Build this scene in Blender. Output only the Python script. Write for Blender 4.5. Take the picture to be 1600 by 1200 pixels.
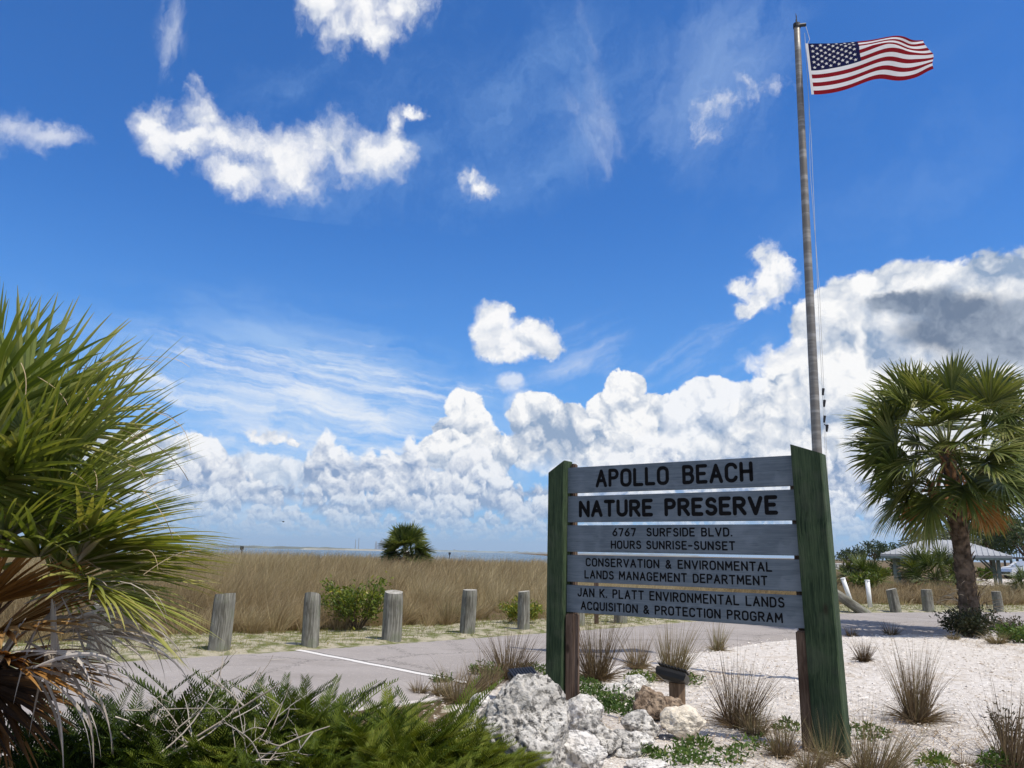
import bpy, bmesh, math, random
import numpy as np
from mathutils import Vector, Matrix

for o in list(bpy.data.objects):
    bpy.data.objects.remove(o)
SC = bpy.context.scene
C = SC.collection
RAD = math.radians

# ------------------------------------------------------------------ camera
CAM_H = 1.6
FPX = 1200.0                      # focal length in pixels of the 1600 x 1200 photograph
PITCH, ROLL = RAD(12.40), RAD(1.1)
_R0 = np.array([1, 0, 0.]); _U0 = np.array([0, -math.sin(PITCH), math.cos(PITCH)])
_F = np.array([0, math.cos(PITCH), math.sin(PITCH)])
_R = math.cos(ROLL) * _R0 + math.sin(ROLL) * _U0
_U = math.cos(ROLL) * _U0 - math.sin(ROLL) * _R0
cam_data = bpy.data.cameras.new("camera")
cam = bpy.data.objects.new("camera", cam_data); C.objects.link(cam)
cam.matrix_world = Matrix(((_R[0], _U[0], -_F[0], 0), (_R[1], _U[1], -_F[1], 0),
                           (_R[2], _U[2], -_F[2], CAM_H), (0, 0, 0, 1)))
cam_data.sensor_width = 36; cam_data.lens = 36 * FPX / 1600
cam_data.clip_start = 0.05; cam_data.clip_end = 60000
SC.camera = cam

def ray(x, y):
    return _F + _R * (x - 800) / FPX + _U * (600 - y) / FPX
def at(x, y, z=0.0):              # where a sight line meets the level z
    d = ray(x, y); t = (z - CAM_H) / d[2]
    return Vector((d[0] * t, d[1] * t, z))
def atd(x, y, Y):                 # where it stands Y metres ahead
    d = ray(x, y); t = Y / d[1]
    return Vector((d[0] * t, Y, CAM_H + d[2] * t))
def azel(x, y):
    d = ray(x, y); d = d / np.linalg.norm(d)
    return math.atan2(d[0], d[1]), math.asin(d[2])

# ------------------------------------------------------------------ light
SUN_EL = RAD(62); SUN_AZ = math.atan2(0.83, -0.56)          # azimuth from +Y towards +X
SUN = Vector((math.cos(SUN_EL) * math.sin(SUN_AZ), math.cos(SUN_EL) * math.cos(SUN_AZ), math.sin(SUN_EL)))
sd = bpy.data.lights.new("sun", 'SUN'); sd.energy = 4.9; sd.angle = RAD(0.53); sd.color = (1.0, 0.94, 0.84)
sun = bpy.data.objects.new("sun", sd); C.objects.link(sun)
sun.rotation_euler = SUN.to_track_quat('Z', 'Y').to_euler(); sun.location = SUN * 60
vs = SC.view_settings
vs.view_transform = 'Standard'; vs.look = 'None'; vs.exposure = 0.0; vs.gamma = 1.0; vs.use_curve_mapping = False
try: SC.cycles.use_denoising = True
except Exception: pass

# ------------------------------------------------------------------ node helper
class NB:
    def __init__(s, tree): s.t = tree
    def n(s, typ, **kw):
        nd = s.t.nodes.new(typ)
        for k, v in kw.items(): setattr(nd, k, v)
        return nd
    def set(s, sock, v):
        if hasattr(v, 'is_output') or isinstance(v, bpy.types.NodeSocket): s.t.links.new(v, sock)
        elif v is not None:
            if sock.type == 'RGBA' and hasattr(v, '__len__') and len(v) == 3: v = (*v, 1)
            sock.default_value = v
    def m(s, op, a, b=None, c=None, clamp=False):
        nd = s.n('ShaderNodeMath', operation=op); nd.use_clamp = clamp
        s.set(nd.inputs[0], a)
        if b is not None: s.set(nd.inputs[1], b)
        if c is not None: s.set(nd.inputs[2], c)
        return nd.outputs[0]
    def v(s, op, a, b=None, c=None):
        nd = s.n('ShaderNodeVectorMath', operation=op)
        s.set(nd.inputs[0], a)
        if b is not None:
            s.set(nd.inputs['Scale'] if op == 'SCALE' else nd.inputs[1], b)
        if c is not None: s.set(nd.inputs[2], c)
        return nd.outputs['Value'] if op in ('LENGTH', 'DOT_PRODUCT', 'DISTANCE') else nd.outputs[0]
    def xyz(s, x=0., y=0., z=0.):
        nd = s.n('ShaderNodeCombineXYZ')
        for i, q in enumerate((x, y, z)): s.set(nd.inputs[i], q)
        return nd.outputs[0]
    def sep(s, v):
        nd = s.n('ShaderNodeSeparateXYZ'); s.set(nd.inputs[0], v); return nd.outputs
    def noise(s, vec, scale, detail=3, rough=.55, dist=0., dim='3D', out=0):
        nd = s.n('ShaderNodeTexNoise', noise_dimensions=dim)
        s.set(nd.inputs['Vector'], vec); s.set(nd.inputs['Scale'], scale); s.set(nd.inputs['Detail'], float(detail))
        s.set(nd.inputs['Roughness'], rough); s.set(nd.inputs['Distortion'], dist)
        return nd.outputs[out]
    def voro(s, vec, scale, detail=0., rough=.5, dim='2D', feature='F1', rnd=1.0):
        nd = s.n('ShaderNodeTexVoronoi', voronoi_dimensions=dim, feature=feature)
        s.set(nd.inputs['Vector'], vec); s.set(nd.inputs['Scale'], scale)
        if 'Detail' in nd.inputs: s.set(nd.inputs['Detail'], detail); s.set(nd.inputs['Roughness'], rough)
        s.set(nd.inputs['Randomness'], rnd)
        return nd.outputs[0]
    def mr(s, x, a, b, c=0., d=1., smooth=True):
        nd = s.n('ShaderNodeMapRange', interpolation_type='SMOOTHSTEP' if smooth else 'LINEAR')
        for i, q in enumerate((x, a, b, c, d)): s.set(nd.inputs[i], q)
        return nd.outputs[0]
    def mix(s, f, a, b, mode='MIX'):
        nd = s.n('ShaderNodeMix', data_type='RGBA', blend_type=mode)
        s.set(nd.inputs[0], f); s.set(nd.inputs[6], a); s.set(nd.inputs[7], b)
        return nd.outputs[2]
    def ramp(s, x, stops, interp='LINEAR'):
        nd = s.n('ShaderNodeValToRGB'); cr = nd.color_ramp; cr.interpolation = interp
        while len(cr.elements) < len(stops): cr.elements.new(.5)
        for e, (p, c) in zip(cr.elements, stops):
            e.position = p; e.color = (*c, 1) if len(c) == 3 else c
        s.set(nd.inputs[0], x); return nd.outputs[0]
    def curve(s, x, pts, lo, hi):        # piecewise-linear function of x in lo..hi, values 0..1
        nd = s.n('ShaderNodeFloatCurve'); cv = nd.mapping.curves[0]
        nd.mapping.use_clip = True
        ps = [((px - lo) / (hi - lo), py) for px, py in pts]
        cv.points[0].location = ps[0]; cv.points[1].location = ps[-1]
        for q in ps[1:-1]: cv.points.new(*q)
        nd.mapping.update()
        s.set(nd.inputs['Value'], s.m('DIVIDE', s.m('SUBTRACT', x, lo), hi - lo, clamp=True))
        return nd.outputs[0]

def srgb(r, g, b):
    f = lambda c: (c / 255 / 12.92) if c <= 10 else ((c / 255 + .055) / 1.055) ** 2.4
    return (f(r), f(g), f(b))
# ------------------------------------------------------------------ sky: Nishita daylight with procedural clouds
SKY_S = 0.10
world = bpy.data.worlds.new("World"); SC.world = world; world.use_nodes = True
world.node_tree.nodes.clear()
def build_sky():
    b = NB(world.node_tree)
    out = b.n('ShaderNodeOutputWorld')
    sky = b.n('ShaderNodeTexSky', sky_type='NISHITA'); sky.sun_disc = False
    sky.sun_elevation = SUN_EL; sky.sun_rotation = SUN_AZ
    sky.air_density = 1.0; sky.dust_density = 0.4; sky.ozone_density = 4.0; sky.altitude = 0
    tc = b.n('ShaderNodeTexCoord').outputs['Generated']
    d = b.v('NORMALIZE', tc); dx, dy, dz = b.sep(d)
    u0 = b.m('ARCTAN2', dx, dy); v0 = b.m('ARCSINE', dz)
    P0 = b.xyz(u0, v0, 0.)
    S = lambda c: tuple(q / SKY_S for q in c)
    base = b.mix(1.0, sky.outputs[0], (0.42, 0.98, 1.62), 'MULTIPLY')
    hz = b.mr(v0, -0.05, 0.46)                                    # pale air low over the water
    base = b.mix(b.m('MULTIPLY', b.m('SUBTRACT', 1.0, hz), 0.62), base, S(srgb(128, 182, 235)))
    wv = b.v('SUBTRACT', b.xyz(b.noise(P0, 9., 5, .6, dim='2D'), b.noise(b.v('ADD', P0, (5.3, 2.1, 0.)), 9., 5, .6, dim='2D'), .5), (.5, .5, .5))
    fv = b.v('SUBTRACT', b.xyz(b.noise(P0, 40., 6, .65, dim='2D'), b.noise(b.v('ADD', P0, (1.3, 7.1, 0.)), 40., 6, .65, dim='2D'), .5), (.5, .5, .5))
    u, v, P, col = u0, v0, P0, base
    def step():                       # take the clouds one after another: keeps the shader's working memory small
        nonlocal P, u, v
        P = b.v('ADD', P0, b.v('SCALE', col, 1e-9))
        u, v, _ = b.sep(P)
    def px(x, y): return azel(x, y)
    KP = 1 / 1230.
    def rot(a, sx, sy):
        return b.xyz(b.m('MULTIPLY', b.m('ADD', b.m('MULTIPLY', u, math.cos(a)), b.m('MULTIPLY', v, math.sin(a))), sx),
                     b.m('MULTIPLY', b.m('ADD', b.m('MULTIPLY', u, -math.sin(a)), b.m('MULTIPLY', v, math.cos(a))), sy), 0.)
    def ell(x, y, rx, ry, ang=0.):
        cu, cv = px(x, y)
        ca, sa = math.cos(ang), math.sin(ang)
        du = b.m('SUBTRACT', u, cu); dv = b.m('SUBTRACT', v, cv)
        a = b.m('MULTIPLY', b.m('ADD', b.m('MULTIPLY', du, ca), b.m('MULTIPLY', dv, sa)), 1 / (rx * KP))
        c = b.m('MULTIPLY', b.m('SUBTRACT', b.m('MULTIPLY', dv, ca), b.m('MULTIPLY', du, sa)), 1 / (ry * KP))
        return b.mr(b.v('LENGTH', b.xyz(a, c, 0.)), 1.0, 0.0)
    WHT = srgb(236, 242, 250)
    def veil(margs, ang, sx, sy, lo, hi, amount, colr=WHT, seed=0., wamt=.9, rough=.62):
        nonlocal col
        step(); mask = ell(*margs)
        q = b.v('ADD', rot(ang, sx, sy), (seed, seed * .7, 0.))
        q = b.v('ADD', q, b.v('SCALE', wv, wamt))
        n = b.noise(q, 1., 7, rough, dim='2D')
        n = b.mr(b.m('MULTIPLY_ADD', mask, .34, b.m('SUBTRACT', n, .30)), lo, hi)
        col = b.mix(b.m('MULTIPLY', b.m('MULTIPLY', n, b.m('MINIMUM', b.m('MULTIPLY', mask, 2.), 1.)), amount, clamp=True), col, S(colr))

    # cauliflower relief: h(p) made of round puffs in several sizes
    g = bpy.data.node_groups.new("puffs", 'ShaderNodeTree')
    g.interface.new_socket("P", in_out='INPUT', socket_type='NodeSocketVector')
    g.interface.new_socket("Scale", in_out='INPUT', socket_type='NodeSocketFloat')
    g.interface.new_socket("H", in_out='OUTPUT', socket_type='NodeSocketFloat')
    gb = NB(g); gi = gb.n('NodeGroupInput'); go = gb.n('NodeGroupOutput')
    q = gb.v('SCALE', gi.outputs[0], gi.outputs[1])
    w1 = gb.v('SUBTRACT', gb.xyz(gb.noise(q, 1.1, 4, .6, dim='2D'), gb.noise(gb.v('ADD', q, (4.4, 9.2, 0.)), 1.1, 4, .6, dim='2D'), .5), (.5, .5, .5))
    qw = gb.v('ADD', q, gb.v('SCALE', w1, 1.0))
    tot = None
    for sc, am, off in ((1.0, .60, 0.), (2.4, .28, 3.7), (5.6, .10, 8.1), (12.5, .042, 5.9), (27., .020, 2.2)):
        dd = gb.voro(gb.v('ADD', qw, (off, off * 1.7, 0.)), sc, 0.)
        t = gb.m('MULTIPLY', gb.m('SUBTRACT', 1.0, gb.m('MULTIPLY', dd, dd)), am)
        tot = t if tot is None else gb.m('ADD', tot, t)
    nz = gb.noise(qw, 3., 7, .60, dim='2D')
    tot = gb.m('ADD', tot, gb.m('MULTIPLY', gb.m('SUBTRACT', nz, .5), .27))
    g.links.new(tot, go.inputs[0])
    def puffs(vec, scale):
        nd = b.n('ShaderNodeGroup', node_tree=g); b.set(nd.inputs[0], vec); b.set(nd.inputs[1], scale); return nd.outputs[0]
    LD = Vector((0.40, 0.91, 0))                                  # the sun is up there, seen from a cloud's face
    def relief(seed, scale, ex=(.10, 1)):
        p0 = b.v('ADD', P, (seed, seed * .37, 0.))
        h0 = puffs(p0, scale)
        e = .21 / scale
        h1 = puffs(b.v('ADD', p0, (LD.x * e, LD.y * e, 0.)), scale)
        return h0, b.m('SUBTRACT', h0, h1)
    def cloud_over(alpha, shade, white, grey):
        nonlocal col
        col = b.mix(alpha, col, b.mix(shade, S(grey), S(white)))
    clamp = lambda x: b.m('MAXIMUM', b.m('MINIMUM', x, 1.), 0.)

    def blobs(lst, seed, scale, rag, soft, k=.9, grey=srgb(178, 193, 216), op=1., wisp=.024, fine=.020):
        step()
        p = b.v('ADD', P, b.v('ADD', b.v('SCALE', wv, wisp * 2), b.v('SCALE', fv, fine)))
        f = None
        for (x, y, rx, ry) in lst:
            cu, cv = px(x, y)
            dlt = b.v('MULTIPLY', b.v('SUBTRACT', p, (cu, cv, 0.)), (1 / (KP * rx), 1 / (KP * ry), 0.))
            q = b.m('SUBTRACT', 1., b.v('LENGTH', dlt))
            f = q if f is None else b.m('SMOOTH_MAX', f, q, .30)
        h, dl = relief(seed, scale)
        n2 = b.noise(b.v('ADD', p, (seed, 0., 0.)), scale * 1.5, 9, .60, dim='2D')
        dens = b.m('ADD', f, b.m('ADD', b.m('MULTIPLY', b.m('SUBTRACT', h, .74), rag * .6), b.m('MULTIPLY', b.m('SUBTRACT', n2, .5), rag * 1.8)))
        a = b.m('MULTIPLY', b.mr(dens, -.10, soft), op)
        sh = b.m('MULTIPLY_ADD', dl, k * 1.25, b.m('MULTIPLY_ADD', f, .34, .56))
        sh = b.m('MULTIPLY_ADD', b.m('SUBTRACT', n2, .5), 1.1, sh)
        cloud_over(a, clamp(sh), srgb(252, 252, 253), grey)

    def finish():
        bg = b.n('ShaderNodeBackground'); bg.inputs[1].default_value = SKY_S
        b.t.links.new(col, bg.inputs[0]); return bg.outputs[0]

    C6 = [(1190, 393, 24, 24), (1206, 415, 32, 32), (1204, 446, 38, 34), (1182, 462, 26, 22), (1166, 476, 24, 14), (1164, 440, 24, 18)]
    # ================= the upper sky
    veil((930, 170, 90, 230, 0.28), 1.85, 6, 16, .30, .85, .40, seed=13.)
    veil((265, 65, 34, 130, -.05), 1.5, 7, 22, .26, .72, .55, seed=15.)
    veil((1120, 110, 300, 220, 0.6), 0.9, 4, 9, .26, .85, .42, srgb(178, 206, 243), seed=31.)
    veil((700, 200, 560, 320, 0.2), 0.6, 3, 7, .26, .85, .42, srgb(158, 196, 242), seed=41.)
    veil((1350, 300, 500, 260, 0.2), 0.3, 3, 8, .32, 1., .26, srgb(155, 192, 242), seed=51.)
    blobs([(243, 188, 28, 30), (258, 218, 34, 36), (300, 215, 40, 22), (322, 190, 38, 28), (345, 218, 52, 30), (390, 235, 70, 34), (380, 272, 74, 36), (450, 258, 80, 52),
           (515, 236, 70, 50), (570, 244, 64, 42), (610, 236, 36, 38), (618, 200, 16, 26), (645, 182, 26, 9)], 23.1, 13., .85, .95, op=.96)
    blobs([(500, 5, 60, 44), (560, 5, 86, 64), (620, 0, 64, 38), (540, 45, 52, 42), (580, 50, 44, 30)], 29.7, 13., .95, .95)
    blobs([(10, 203, 54, 26), (70, 210, 66, 17), (-60, 200, 80, 26)], 31.9, 16., 1.1, 1.5, op=.62)
    blobs([(735, 283, 25, 24), (752, 296, 30, 17)], 33.3, 24., .9, 1.0)
    blobs(C6, 37.1, 18., .75, .62, k=1.4)
    blobs([(1108, 172, 30, 26), (1106, 200, 24, 22), (1120, 160, 30, 11)], 39.3, 24., 1.7, 1.6, op=.55)
    blobs([(1180, 148, 36, 20), (1210, 135, 30, 17), (1165, 135, 22, 14)], 40.7, 24., 1.7, 1.6, op=.50)
    blobs([(305, 150, 24, 22)], 47., 28., 1.5, 1.3, op=.5)
    UP = finish()

    # ================= the lower sky
    col = base
    veil((480, 640, 560, 220, -0.05), -0.10, 5, 18, .12, .66, .62, srgb(180, 210, 245), seed=2.3)
    veil((430, 640, 460, 170, -0.06), -0.13, 6, 34, .36, .70, .85, seed=22.3)
    veil((540, 595, 420, 95, -0.10), -0.15, 5, 44, .36, .70, .90, seed=9.1)
    veil((560, 650, 330, 60, -0.10), -0.15, 5, 34, .36, .68, .85, seed=19.6)
    veil((330, 740, 460, 150, 0.), 0.0, 8, 26, .28, .70, .75, seed=21.)
    veil((920, 560, 200, 90, 0.35), 0.38, 5, 24, .34, .90, .60, seed=5.)
    veil((1090, 560, 190, 90, 0.5), 0.52, 5, 24, .34, .90, .55, seed=6.6)
    veil((1350, 300, 500, 260, 0.2), 0.3, 3, 8, .32, 1., .26, srgb(155, 192, 242), seed=51.)
    def tower(lst, seed, scale, rag, soft=.16, k=2.0, white=srgb(253, 253, 253), grey=srgb(146, 168, 198), op=1., drop=.32, floor=None, lift=.60, big=0.):
        """A heaped cloud of rounded heads; its lower side falls into shade."""
        step()
        p = b.v('ADD', P, b.v('ADD', b.v('SCALE', wv, .036), b.v('SCALE', fv, .014)))
        _, pv, _ = b.sep(p)
        f = None
        for (x, y, rx, ry) in lst:
            cu, cv = px(x, y)
            dlt = b.v('MULTIPLY', b.v('SUBTRACT', p, (cu, cv, 0.)), (1 / (KP * rx), 1 / (KP * ry), 0.))
            q = b.m('SUBTRACT', 1., b.v('LENGTH', dlt))
            f = q if f is None else b.m('SMOOTH_MAX', f, q, .18)
        h, dl = relief(seed, scale)
        dens = b.m('MULTIPLY_ADD', b.m('SUBTRACT', h, .70), rag, f)
        a = b.mr(dens, 0., soft)
        if floor is not None:
            fl = px(*floor)[1]
            a = b.m('MULTIPLY', a, b.mr(b.m('MULTIPLY_ADD', b.m('SUBTRACT', h, .7), .05, v), fl - .02, fl + .03))
        ymid = sum(q[1] for q in lst) / len(lst); ext = max(q[1] + q[3] for q in lst) - min(q[1] - q[3] for q in lst)
        rel = b.m('MULTIPLY', b.m('SUBTRACT', v, px(sum(q[0] for q in lst) / len(lst), ymid)[1]), 2 / (KP * ext))
        sh = b.m('MULTIPLY_ADD', dl, k * 1.15, b.m('MULTIPLY_ADD', rel, drop, lift))
        sh = b.m('MULTIPLY_ADD', b.m('SUBTRACT', h, .72), .60, sh)
        if True:
            big = big or scale * .62
            bn = b.noise(b.v('ADD', P, (seed, 0., 0.)), big, 4, .55, dim='2D')
            sh = b.m('ADD', sh, b.m('MULTIPLY', b.m('SUBTRACT', bn, .5), 1.35))
        cloud_over(b.m('MULTIPLY', a, op), clamp(sh), white, grey)
    # far towers first
    tower([(800, 600, 26, 18), (815, 640, 36, 34), (700, 740, 120, 40), (860, 690, 70, 60), (960, 720, 120, 60), (1150, 720, 180, 60), (1400, 700, 220, 90)], 61.3, 12., .60, .7, big=9., op=.62, lift=.55)
    tower([(1280, 500, 52, 40), (1330, 500, 60, 56), (1400, 480, 80, 62), (1480, 470, 80, 60), (1545, 450, 62, 56), (1610, 460, 80, 60), (1470, 560, 250, 90), (1300, 600, 90, 80), (1420, 680, 260, 110)],
          3.1, 9.5, .62, .18, 2.0, big=7., drop=.14, lift=.60)
    # the shaded cloud in front of it
    tower([(1385, 476, 30, 14), (1430, 482, 44, 22), (1478, 478, 48, 30), (1530, 484, 46, 34), (1600, 505, 76, 46), (1515, 520, 110, 38), (1620, 545, 120, 50)],
          11.3, 11., .60, .62, 1.1, white=srgb(198, 208, 222), grey=srgb(106, 124, 150), drop=-.10, lift=.16, op=.97)
    tower([(1050, 650, 42, 34), (1110, 628, 54, 40), (1165, 632, 54, 40), (1215, 622, 50, 40), (1150, 690, 140, 60), (1250, 680, 60, 60)], 14.9, 13., .55, .13, 2.2, floor=(1150, 740), big=10., op=.93)
    tower([(955, 640, 40, 36), (982, 606, 34, 28), (1000, 650, 44, 40), (960, 690, 80, 50)], 16.1, 14., .55, .12, 2.2, floor=(960, 735))
    tower([(835, 650, 46, 36), (878, 662, 46, 36), (905, 690, 46, 38), (850, 700, 60, 46)], 18.7, 14., .55, .13, 2.2, floor=(870, 742))
    tower([(1290, 610, 70, 44), (1350, 650, 90, 60), (1480, 640, 120, 50), (1590, 650, 90, 60), (1260, 690, 60, 46)], 20.3, 12., .55, .16, 2.0, floor=(1400, 735), big=9., lift=.52, op=.9)
    tower([(725, 640, 34, 32), (738, 668, 34, 36), (692, 676, 24, 20), (750, 710, 66, 40)], 45.5, 16., .50, .14, 2.2, floor=(730, 748))
    tower([(692, 704, 44, 28)], 48.2, 17., .42, .12, 2.0, lift=.66)
    tower([(230, 720, 70, 44), (290, 712, 40, 30), (300, 745, 60, 36), (140, 720, 90, 40)], 50.1, 15., .55, .18, 2.0, floor=(250, 765))
    tower([(400, 730, 46, 24), (450, 745, 50, 26)], 52.7, 18., .6, .34, 1.8, op=.85, floor=(420, 765))
    step(); hzm = b.m('MULTIPLY', b.mr(v, px(800, 690)[1], px(800, 800)[1]), .38)      # moist air in front of the far bank
    col = b.mix(hzm, col, S(srgb(166, 196, 230)))
    # rows of small cumulus with flat grey bases, running down to the horizon
    for i, (yb, hp, fr, sc, cov, op) in enumerate(((768, 62, 9., 17., .40, .95), (784, 48, 13., 22., .41, .95), (797, 38, 17., 28., .42, .9), (809, 28, 23., 36., .43, .85),
                                                    (820, 20, 31., 46., .43, .75), (829, 15, 40., 60., .41, .7), (837, 12, 52., 74., .40, .6), (845, 8, 66., 96., .40, .5))):
        step()
        vb = px(800, yb)[1]
        n1 = b.noise(b.xyz(b.m('MULTIPLY', u, fr), 3.3 * i + 1.7, 0.), 1., 3, .5, dim='2D')
        dome = b.m('SQRT', b.m('MAXIMUM', b.m('MULTIPLY', b.m('SUBTRACT', n1, cov), 3.4), 1e-4))
        hgt = b.m('MULTIPLY', dome, hp * KP * 1.35)
        h, dl = relief(17.3 + 5.1 * i, sc)
        vv = b.m('SUBTRACT', v, vb)
        edge = b.m('ADD', b.m('SUBTRACT', hgt, vv), b.m('MULTIPLY', b.m('SUBTRACT', h, .74), hp * KP * 1.1))
        a = b.mr(edge, 0., hp * KP * .22)
        a = b.m('MULTIPLY', a, b.mr(b.m('MULTIPLY_ADD', b.m('SUBTRACT', h, .7), hp * KP * .5, vv), -hp * KP * .25, hp * KP * .12))
        rel = b.m('DIVIDE', vv, hp * KP)
        sh = b.m('MULTIPLY_ADD', dl, 2.3, b.m('MULTIPLY_ADD', rel, .75, .14))
        sh = b.m('MULTIPLY_ADD', b.m('SUBTRACT', h, .72), .6, sh)
        t = i / 7.
        hz2 = lambda c: tuple(c[j] * (1 - .62 * t) + srgb(164, 194, 226)[j] * .62 * t for j in range(3))
        cloud_over(b.m('MULTIPLY', a, op), clamp(sh), hz2(srgb(250, 251, 253)), hz2(srgb(136, 160, 196)))
    blobs([(778, 502, 38, 32), (768, 530, 36, 28), (800, 535, 46, 30), (834, 522, 36, 32), (850, 540, 26, 18), (800, 485, 14, 10)], 35.7, 17., .50, .42, k=1.6)
    blobs(C6, 37.1, 18., .75, .62, k=1.4)
    blobs([(415, 686, 32, 10), (455, 694, 14, 5)], 42.9, 30., .8, .45)
    blobs([(1225, 545, 30, 16), (1245, 530, 24, 14)], 44.1, 24., 1.1, .7)
    step(); band = b.mr(v, .060, -.005)                           # pale sea air right at the horizon
    col = b.mix(b.m('MULTIPLY', band, .55), col, S(srgb(158, 191, 224)))
    LOW = finish()

    # ================= the rest: overhead, behind and below
    col = base; u, v, P = u0, v0, P0
    nz = b.mr(b.noise(d, 2.6, 6, .6), .44, .60)
    col = b.mix(b.m('MULTIPLY', nz, .9), col, S((.98, .98, 1.0)))
    REST = finish()
    def pick(f, a, c):
        mx = b.n('ShaderNodeMixShader'); b.set(mx.inputs[0], f)
        b.t.links.new(a, mx.inputs[1]); b.t.links.new(c, mx.inputs[2]); return mx.outputs[0]
    inside = b.m('MULTIPLY', b.m('LESS_THAN', b.m('ABSOLUTE', u0), .74), b.m('MULTIPLY', b.m('GREATER_THAN', v0, -.012), b.m('LESS_THAN', v0, .80)))
    sh = pick(inside, REST, pick(b.m('GREATER_THAN', v0, .405), LOW, UP))
    b.t.links.new(sh, out.inputs[0])
build_sky()
world.cycles.sampling_method = 'MANUAL'; world.cycles.sample_map_resolution = 512
SC.cycles.use_adaptive_sampling = True; SC.cycles.adaptive_min_samples = 16; SC.cycles.adaptive_threshold = 0.01
# ------------------------------------------------------------------ mesh helpers
RNG = np.random.default_rng(7)
def rs(seed): return np.random.default_rng(seed)
class Geo:
    """Collects vertices, faces, a tone per vertex (leaf-to-leaf colour) and a material slot per face."""
    def __init__(s): s.V = []; s.T = []; s.F = []; s.M = []; s.n = 0
    def add(s, V, faces, tone=.5, mi=0):
        V = np.asarray(V, float).reshape(-1, 3)
        t = np.broadcast_to(np.asarray(tone, float), (len(V),))
        s.V.append(V); s.T.append(t)
        for f in faces:
            f = np.asarray(f, np.int64)
            if len(f): s.F.append(f + s.n); s.M.append(np.full(len(f), mi))
        s.n += len(V)
    def build(s, name, mats, parent=None, smooth=False, loc=None):
        V = np.concatenate(s.V); T = np.concatenate(s.T)
        me = bpy.data.meshes.new(name)
        cnt = np.concatenate([np.full(len(f), f.shape[1]) for f in s.F])
        idx = np.concatenate([f.ravel() for f in s.F])
        if loc is not None: V = V - np.array(loc)
        me.vertices.add(len(V)); me.vertices.foreach_set('co', V.astype(np.float32).ravel())
        me.loops.add(len(idx)); me.loops.foreach_set('vertex_index', idx.astype(np.int32))
        me.polygons.add(len(cnt))
        me.polygons.foreach_set('loop_start', np.concatenate(([0], np.cumsum(cnt)[:-1])).astype(np.int32))
        me.polygons.foreach_set('material_index', np.concatenate(s.M).astype(np.int32))
        me.polygons.foreach_set('use_smooth', np.full(len(cnt), smooth))
        a = me.attributes.new('tone', 'FLOAT', 'POINT'); a.data.foreach_set('value', T.astype(np.float32))
        me.update(calc_edges=True); me.validate()
        for m in (mats if isinstance(mats, (list, tuple)) else [mats]): me.materials.append(m)
        o = bpy.data.objects.new(name, me); C.objects.link(o)
        if parent is not None: o.parent = parent
        if loc is not None: o.location = loc
        return o
def nrm(a): return a / np.maximum(np.linalg.norm(a, axis=-1, keepdims=True), 1e-9)

def blades(g, root, d, L, W, droop=.3, segs=4, tone=.5, side=None, prof='grass', fold=0., pw=1., mi=0, wind=None, tone_tip=None):
    """Many tapering strips at once: root (N,3), direction, length, width, bend under gravity."""
    root = np.asarray(root, float); N = len(root); d = nrm(np.asarray(d, float))
    L = np.broadcast_to(L, (N,)); W = np.broadcast_to(W, (N,)); droop = np.broadcast_to(droop, (N,)); tone = np.broadcast_to(tone, (N,))
    if side is None:
        a = RNG.uniform(0, 2 * np.pi, N); r = np.stack([np.cos(a), np.sin(a), np.zeros(N)], 1)
        side = nrm(np.cross(d, r) + 1e-6)
    p = root.copy(); dd = d.copy(); rows = []
    down = np.array([0, 0, -1.0]) if wind is None else np.array(wind)
    for k in range(segs + 1):
        t = k / segs
        if prof == 'grass': w = (1 - t ** 1.6)
        elif prof == 'lance': w = np.interp(t, [0, .12, .35, .6, .85, 1], [.35, .6, 1, .85, .4, .04])
        elif prof == 'leaf': w = np.interp(t, [0, .3, .6, 1], [.25, 1, .85, .05])
        else: w = 1.
        hw = (W * w * .5)[:, None]
        if fold:
            nn = nrm(np.cross(side, dd))
            rows.append(np.stack([p - side * hw + nn * hw * fold, p, p + side * hw + nn * hw * fold], 1))
        else: rows.append(np.stack([p - side * hw, p + side * hw], 1))
        p = p + dd * (L / segs)[:, None]
        dd = nrm(dd + down * (droop * ((k + 1) / segs) ** pw * 2 / segs)[:, None])
    A = np.stack(rows, 1)                          # N, segs+1, c, 3
    c = A.shape[2]; per = (segs + 1) * c
    base = (np.arange(N) * per)[:, None]
    q = []
    for k in range(segs):
        for j in range(c - 1):
            q.append([k * c + j, k * c + j + 1, (k + 1) * c + j + 1, (k + 1) * c + j])
    q = (base[:, :, None] + np.array(q)[None]).reshape(-1, 4)
    tt = tone[:, None] + (0 if tone_tip is None else (np.linspace(0, 1, segs + 1) ** 2)[None] * np.broadcast_to(tone_tip, (N,))[:, None])
    tt = np.broadcast_to(np.broadcast_to(tt, (N, segs + 1))[:, :, None], (N, segs + 1, c)).ravel()
    g.add(A.reshape(-1, 3), [q], tt, mi)

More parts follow.
